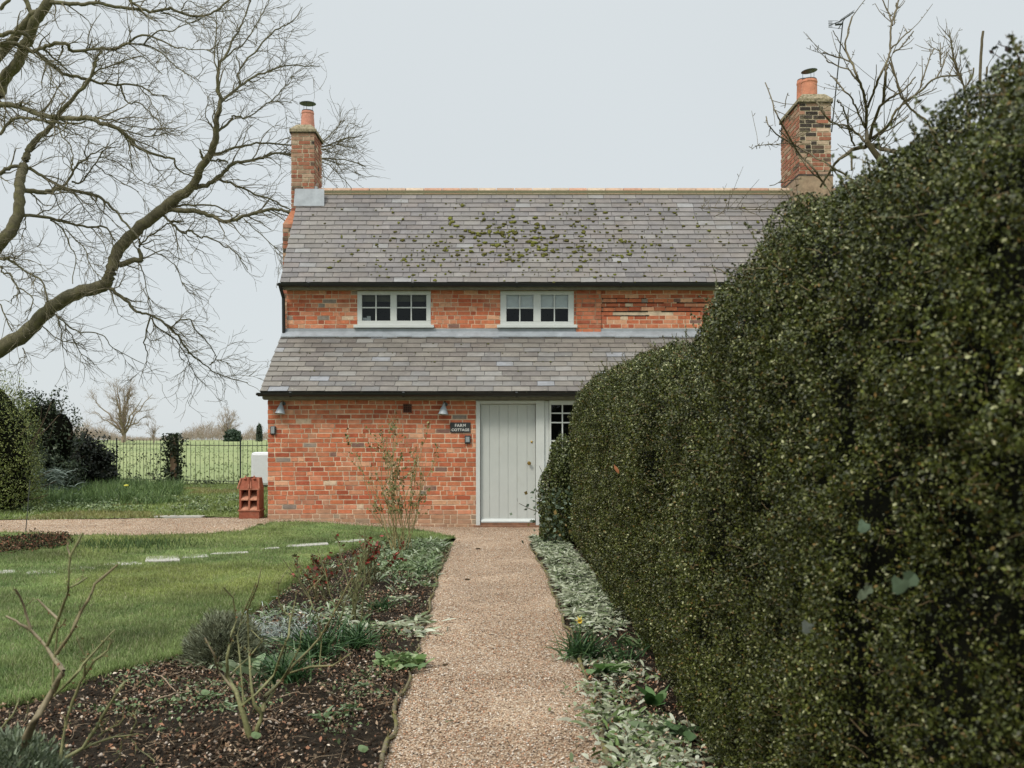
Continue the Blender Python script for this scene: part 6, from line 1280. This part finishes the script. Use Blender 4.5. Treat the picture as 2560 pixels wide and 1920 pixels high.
LM = [(z7([(600, 1480), (585, 1400), (520, 1180), (480, 1050), (410, 930), (405, 780), (440, 600), (480, 480), (455, 300), (380, 220)]), [16, 12, 8, 6, 4, 3, 2.5], CG), (z7([(520, 1170), (640, 1070), (780, 920), (820, 800), (900, 600), (910, 450), (850, 400)]), [6, 5, 4, 3], CG), (z7([(640, 1460), (650, 1340), (690, 1230), (620, 1150), (590, 900), (580, 700), (570, 400), (650, 200), (680, 60)]), [11, 8, 5, 4, 3, 2], CG), (z7([(690, 1210), (710, 1090), (850, 950), (940, 840), (1150, 620), (1230, 480), (1300, 340), (1400, 150)]), [8, 5, 4, 4, 3], (.17, .155, .07)), (z7([(880, 910), (1080, 850), (1250, 845), (1400, 740)]), [4, 4, 2.5], (.17, .155, .07)), (z7([(720, 1140), (830, 970), (900, 860), (990, 690), (1000, 560)]), [4, 3, 2], CG), (z7([(430, 920), (580, 780), (690, 650), (600, 560)]), [4, 3, 2], CG), (z7([(480, 1060), (340, 890), (300, 750), (230, 620)]), [5, 4, 3], CB), (z7([(540, 1160), (520, 900), (490, 600), (540, 420), (640, 180)]), [4, 3, 2], CG), (z7([(1145, 850), (1160, 640), (1120, 400)]), [3, 3, 2], CG), (z7([(1100, 400), (1050, 260), (1180, 120)]), [3, 2], CG), (z7([(910, 500), (950, 330), (960, 250)]), [3, 2], CG), (z7([(820, 330), (815, 200), (870, 100)]), [2.5, 2], CG), (z7([(855, 410), (820, 330)]), [3, 2], CG)]
traced('rose_bush', LM, 4.85, (px_x(628, 4.85), 4.85, .02), 'bare green rose branching low in the middle of the left bed', 130, 33)
def rose(name, x, y, h, sp, n, label, seed, lcols, lw_, nl_, colc=CG, lsz=.03, top=True, zmin=.3):
    global rng; old = rng; rng = np.random.default_rng(seed); z = float(hz(x, y)); e = empty(name, label, 'rose', None, (x, y, z)); tb = Tubes()
    b = np.column_stack([rng.normal(0, .07, n), rng.normal(0, .07, n), np.full(n, -.02)]); d = np.column_stack([rng.normal(0, sp, n), rng.normal(0, sp * .8, n), np.ones(n)])
    tb.grow(b, unit(d), np.full(n, .0062), h * rng.uniform(.55, 1, n), 8, .1, .12, (0, 0, .2), 5, colc, .5)
    k = n * 4; q = tb.sample(k); tb.grow(q[0], q[1], np.full(k, .0035), rng.uniform(.12, .35, k) * h, 5, .6, .2, (0, 0, .25), 4, colc, .5)
    k = n * 10; q = tb.sample(k, 1); tb.grow(q[0], q[1], np.full(k, .002), rng.uniform(.04, .12, k) * h, 4, .8, .2, (0, 0, .15), 3, colc, .5)
    tb.build('canes', M['cane'], e); q = tb.sample(nl_ * 2, 1); k_ = q[0][:, 2] > h * zmin; pz = q[0][k_][:nl_]; m_ = len(pz)
    leaves('leaves', pz + rdir(m_) * .02, lsz * rng.uniform(.5, 1.2, m_), palette(m_, lcols, lw_), M['leaf'], e, .6); rng = old
x, y = G(1000, 1385); rose('climbing_rose', x, y, 1.66, .235, 19, 'tall sparse rose with small green and bronze leaves in front of the brick wall', 41, [(.13, .15, .045), (.20, .19, .07), (.20, .10, .04), (.07, .10, .03)], [4, 3, 2, 2], 900, (.26, .22, .10), .046, True, .3)
RD = [(.22, .03, .02), (.13, .02, .015), (.28, .07, .04), (.12, .15, .06), (.18, .21, .10)]
x, y = G(915, 1465); rose('red_leaved_rose', x, y, .60, .38, 14, 'rose with dark red young leaves nearest the tall rose', 42, RD, [5, 4, 2, 3, 3], 300, (.12, .11, .05), .05, True, .3)
x, y = G(800, 1500); rose('red_leaved_rose', x, y, .50, .45, 13, 'lower red leaved rose on the lawn side of the bed', 43, RD, [4, 3, 2, 4, 4], 260, (.12, .11, .05), .05, True, .25)
x, y = G(870, 1560); rose('rose_bush', x, y, .72, .40, 9, 'nearly bare rose with long green canes in front of the red leaved roses', 44, [(.12, .16, .06), (.25, .08, .04)], [3, 1], 60, (.14, .14, .06), .03, True, .3)
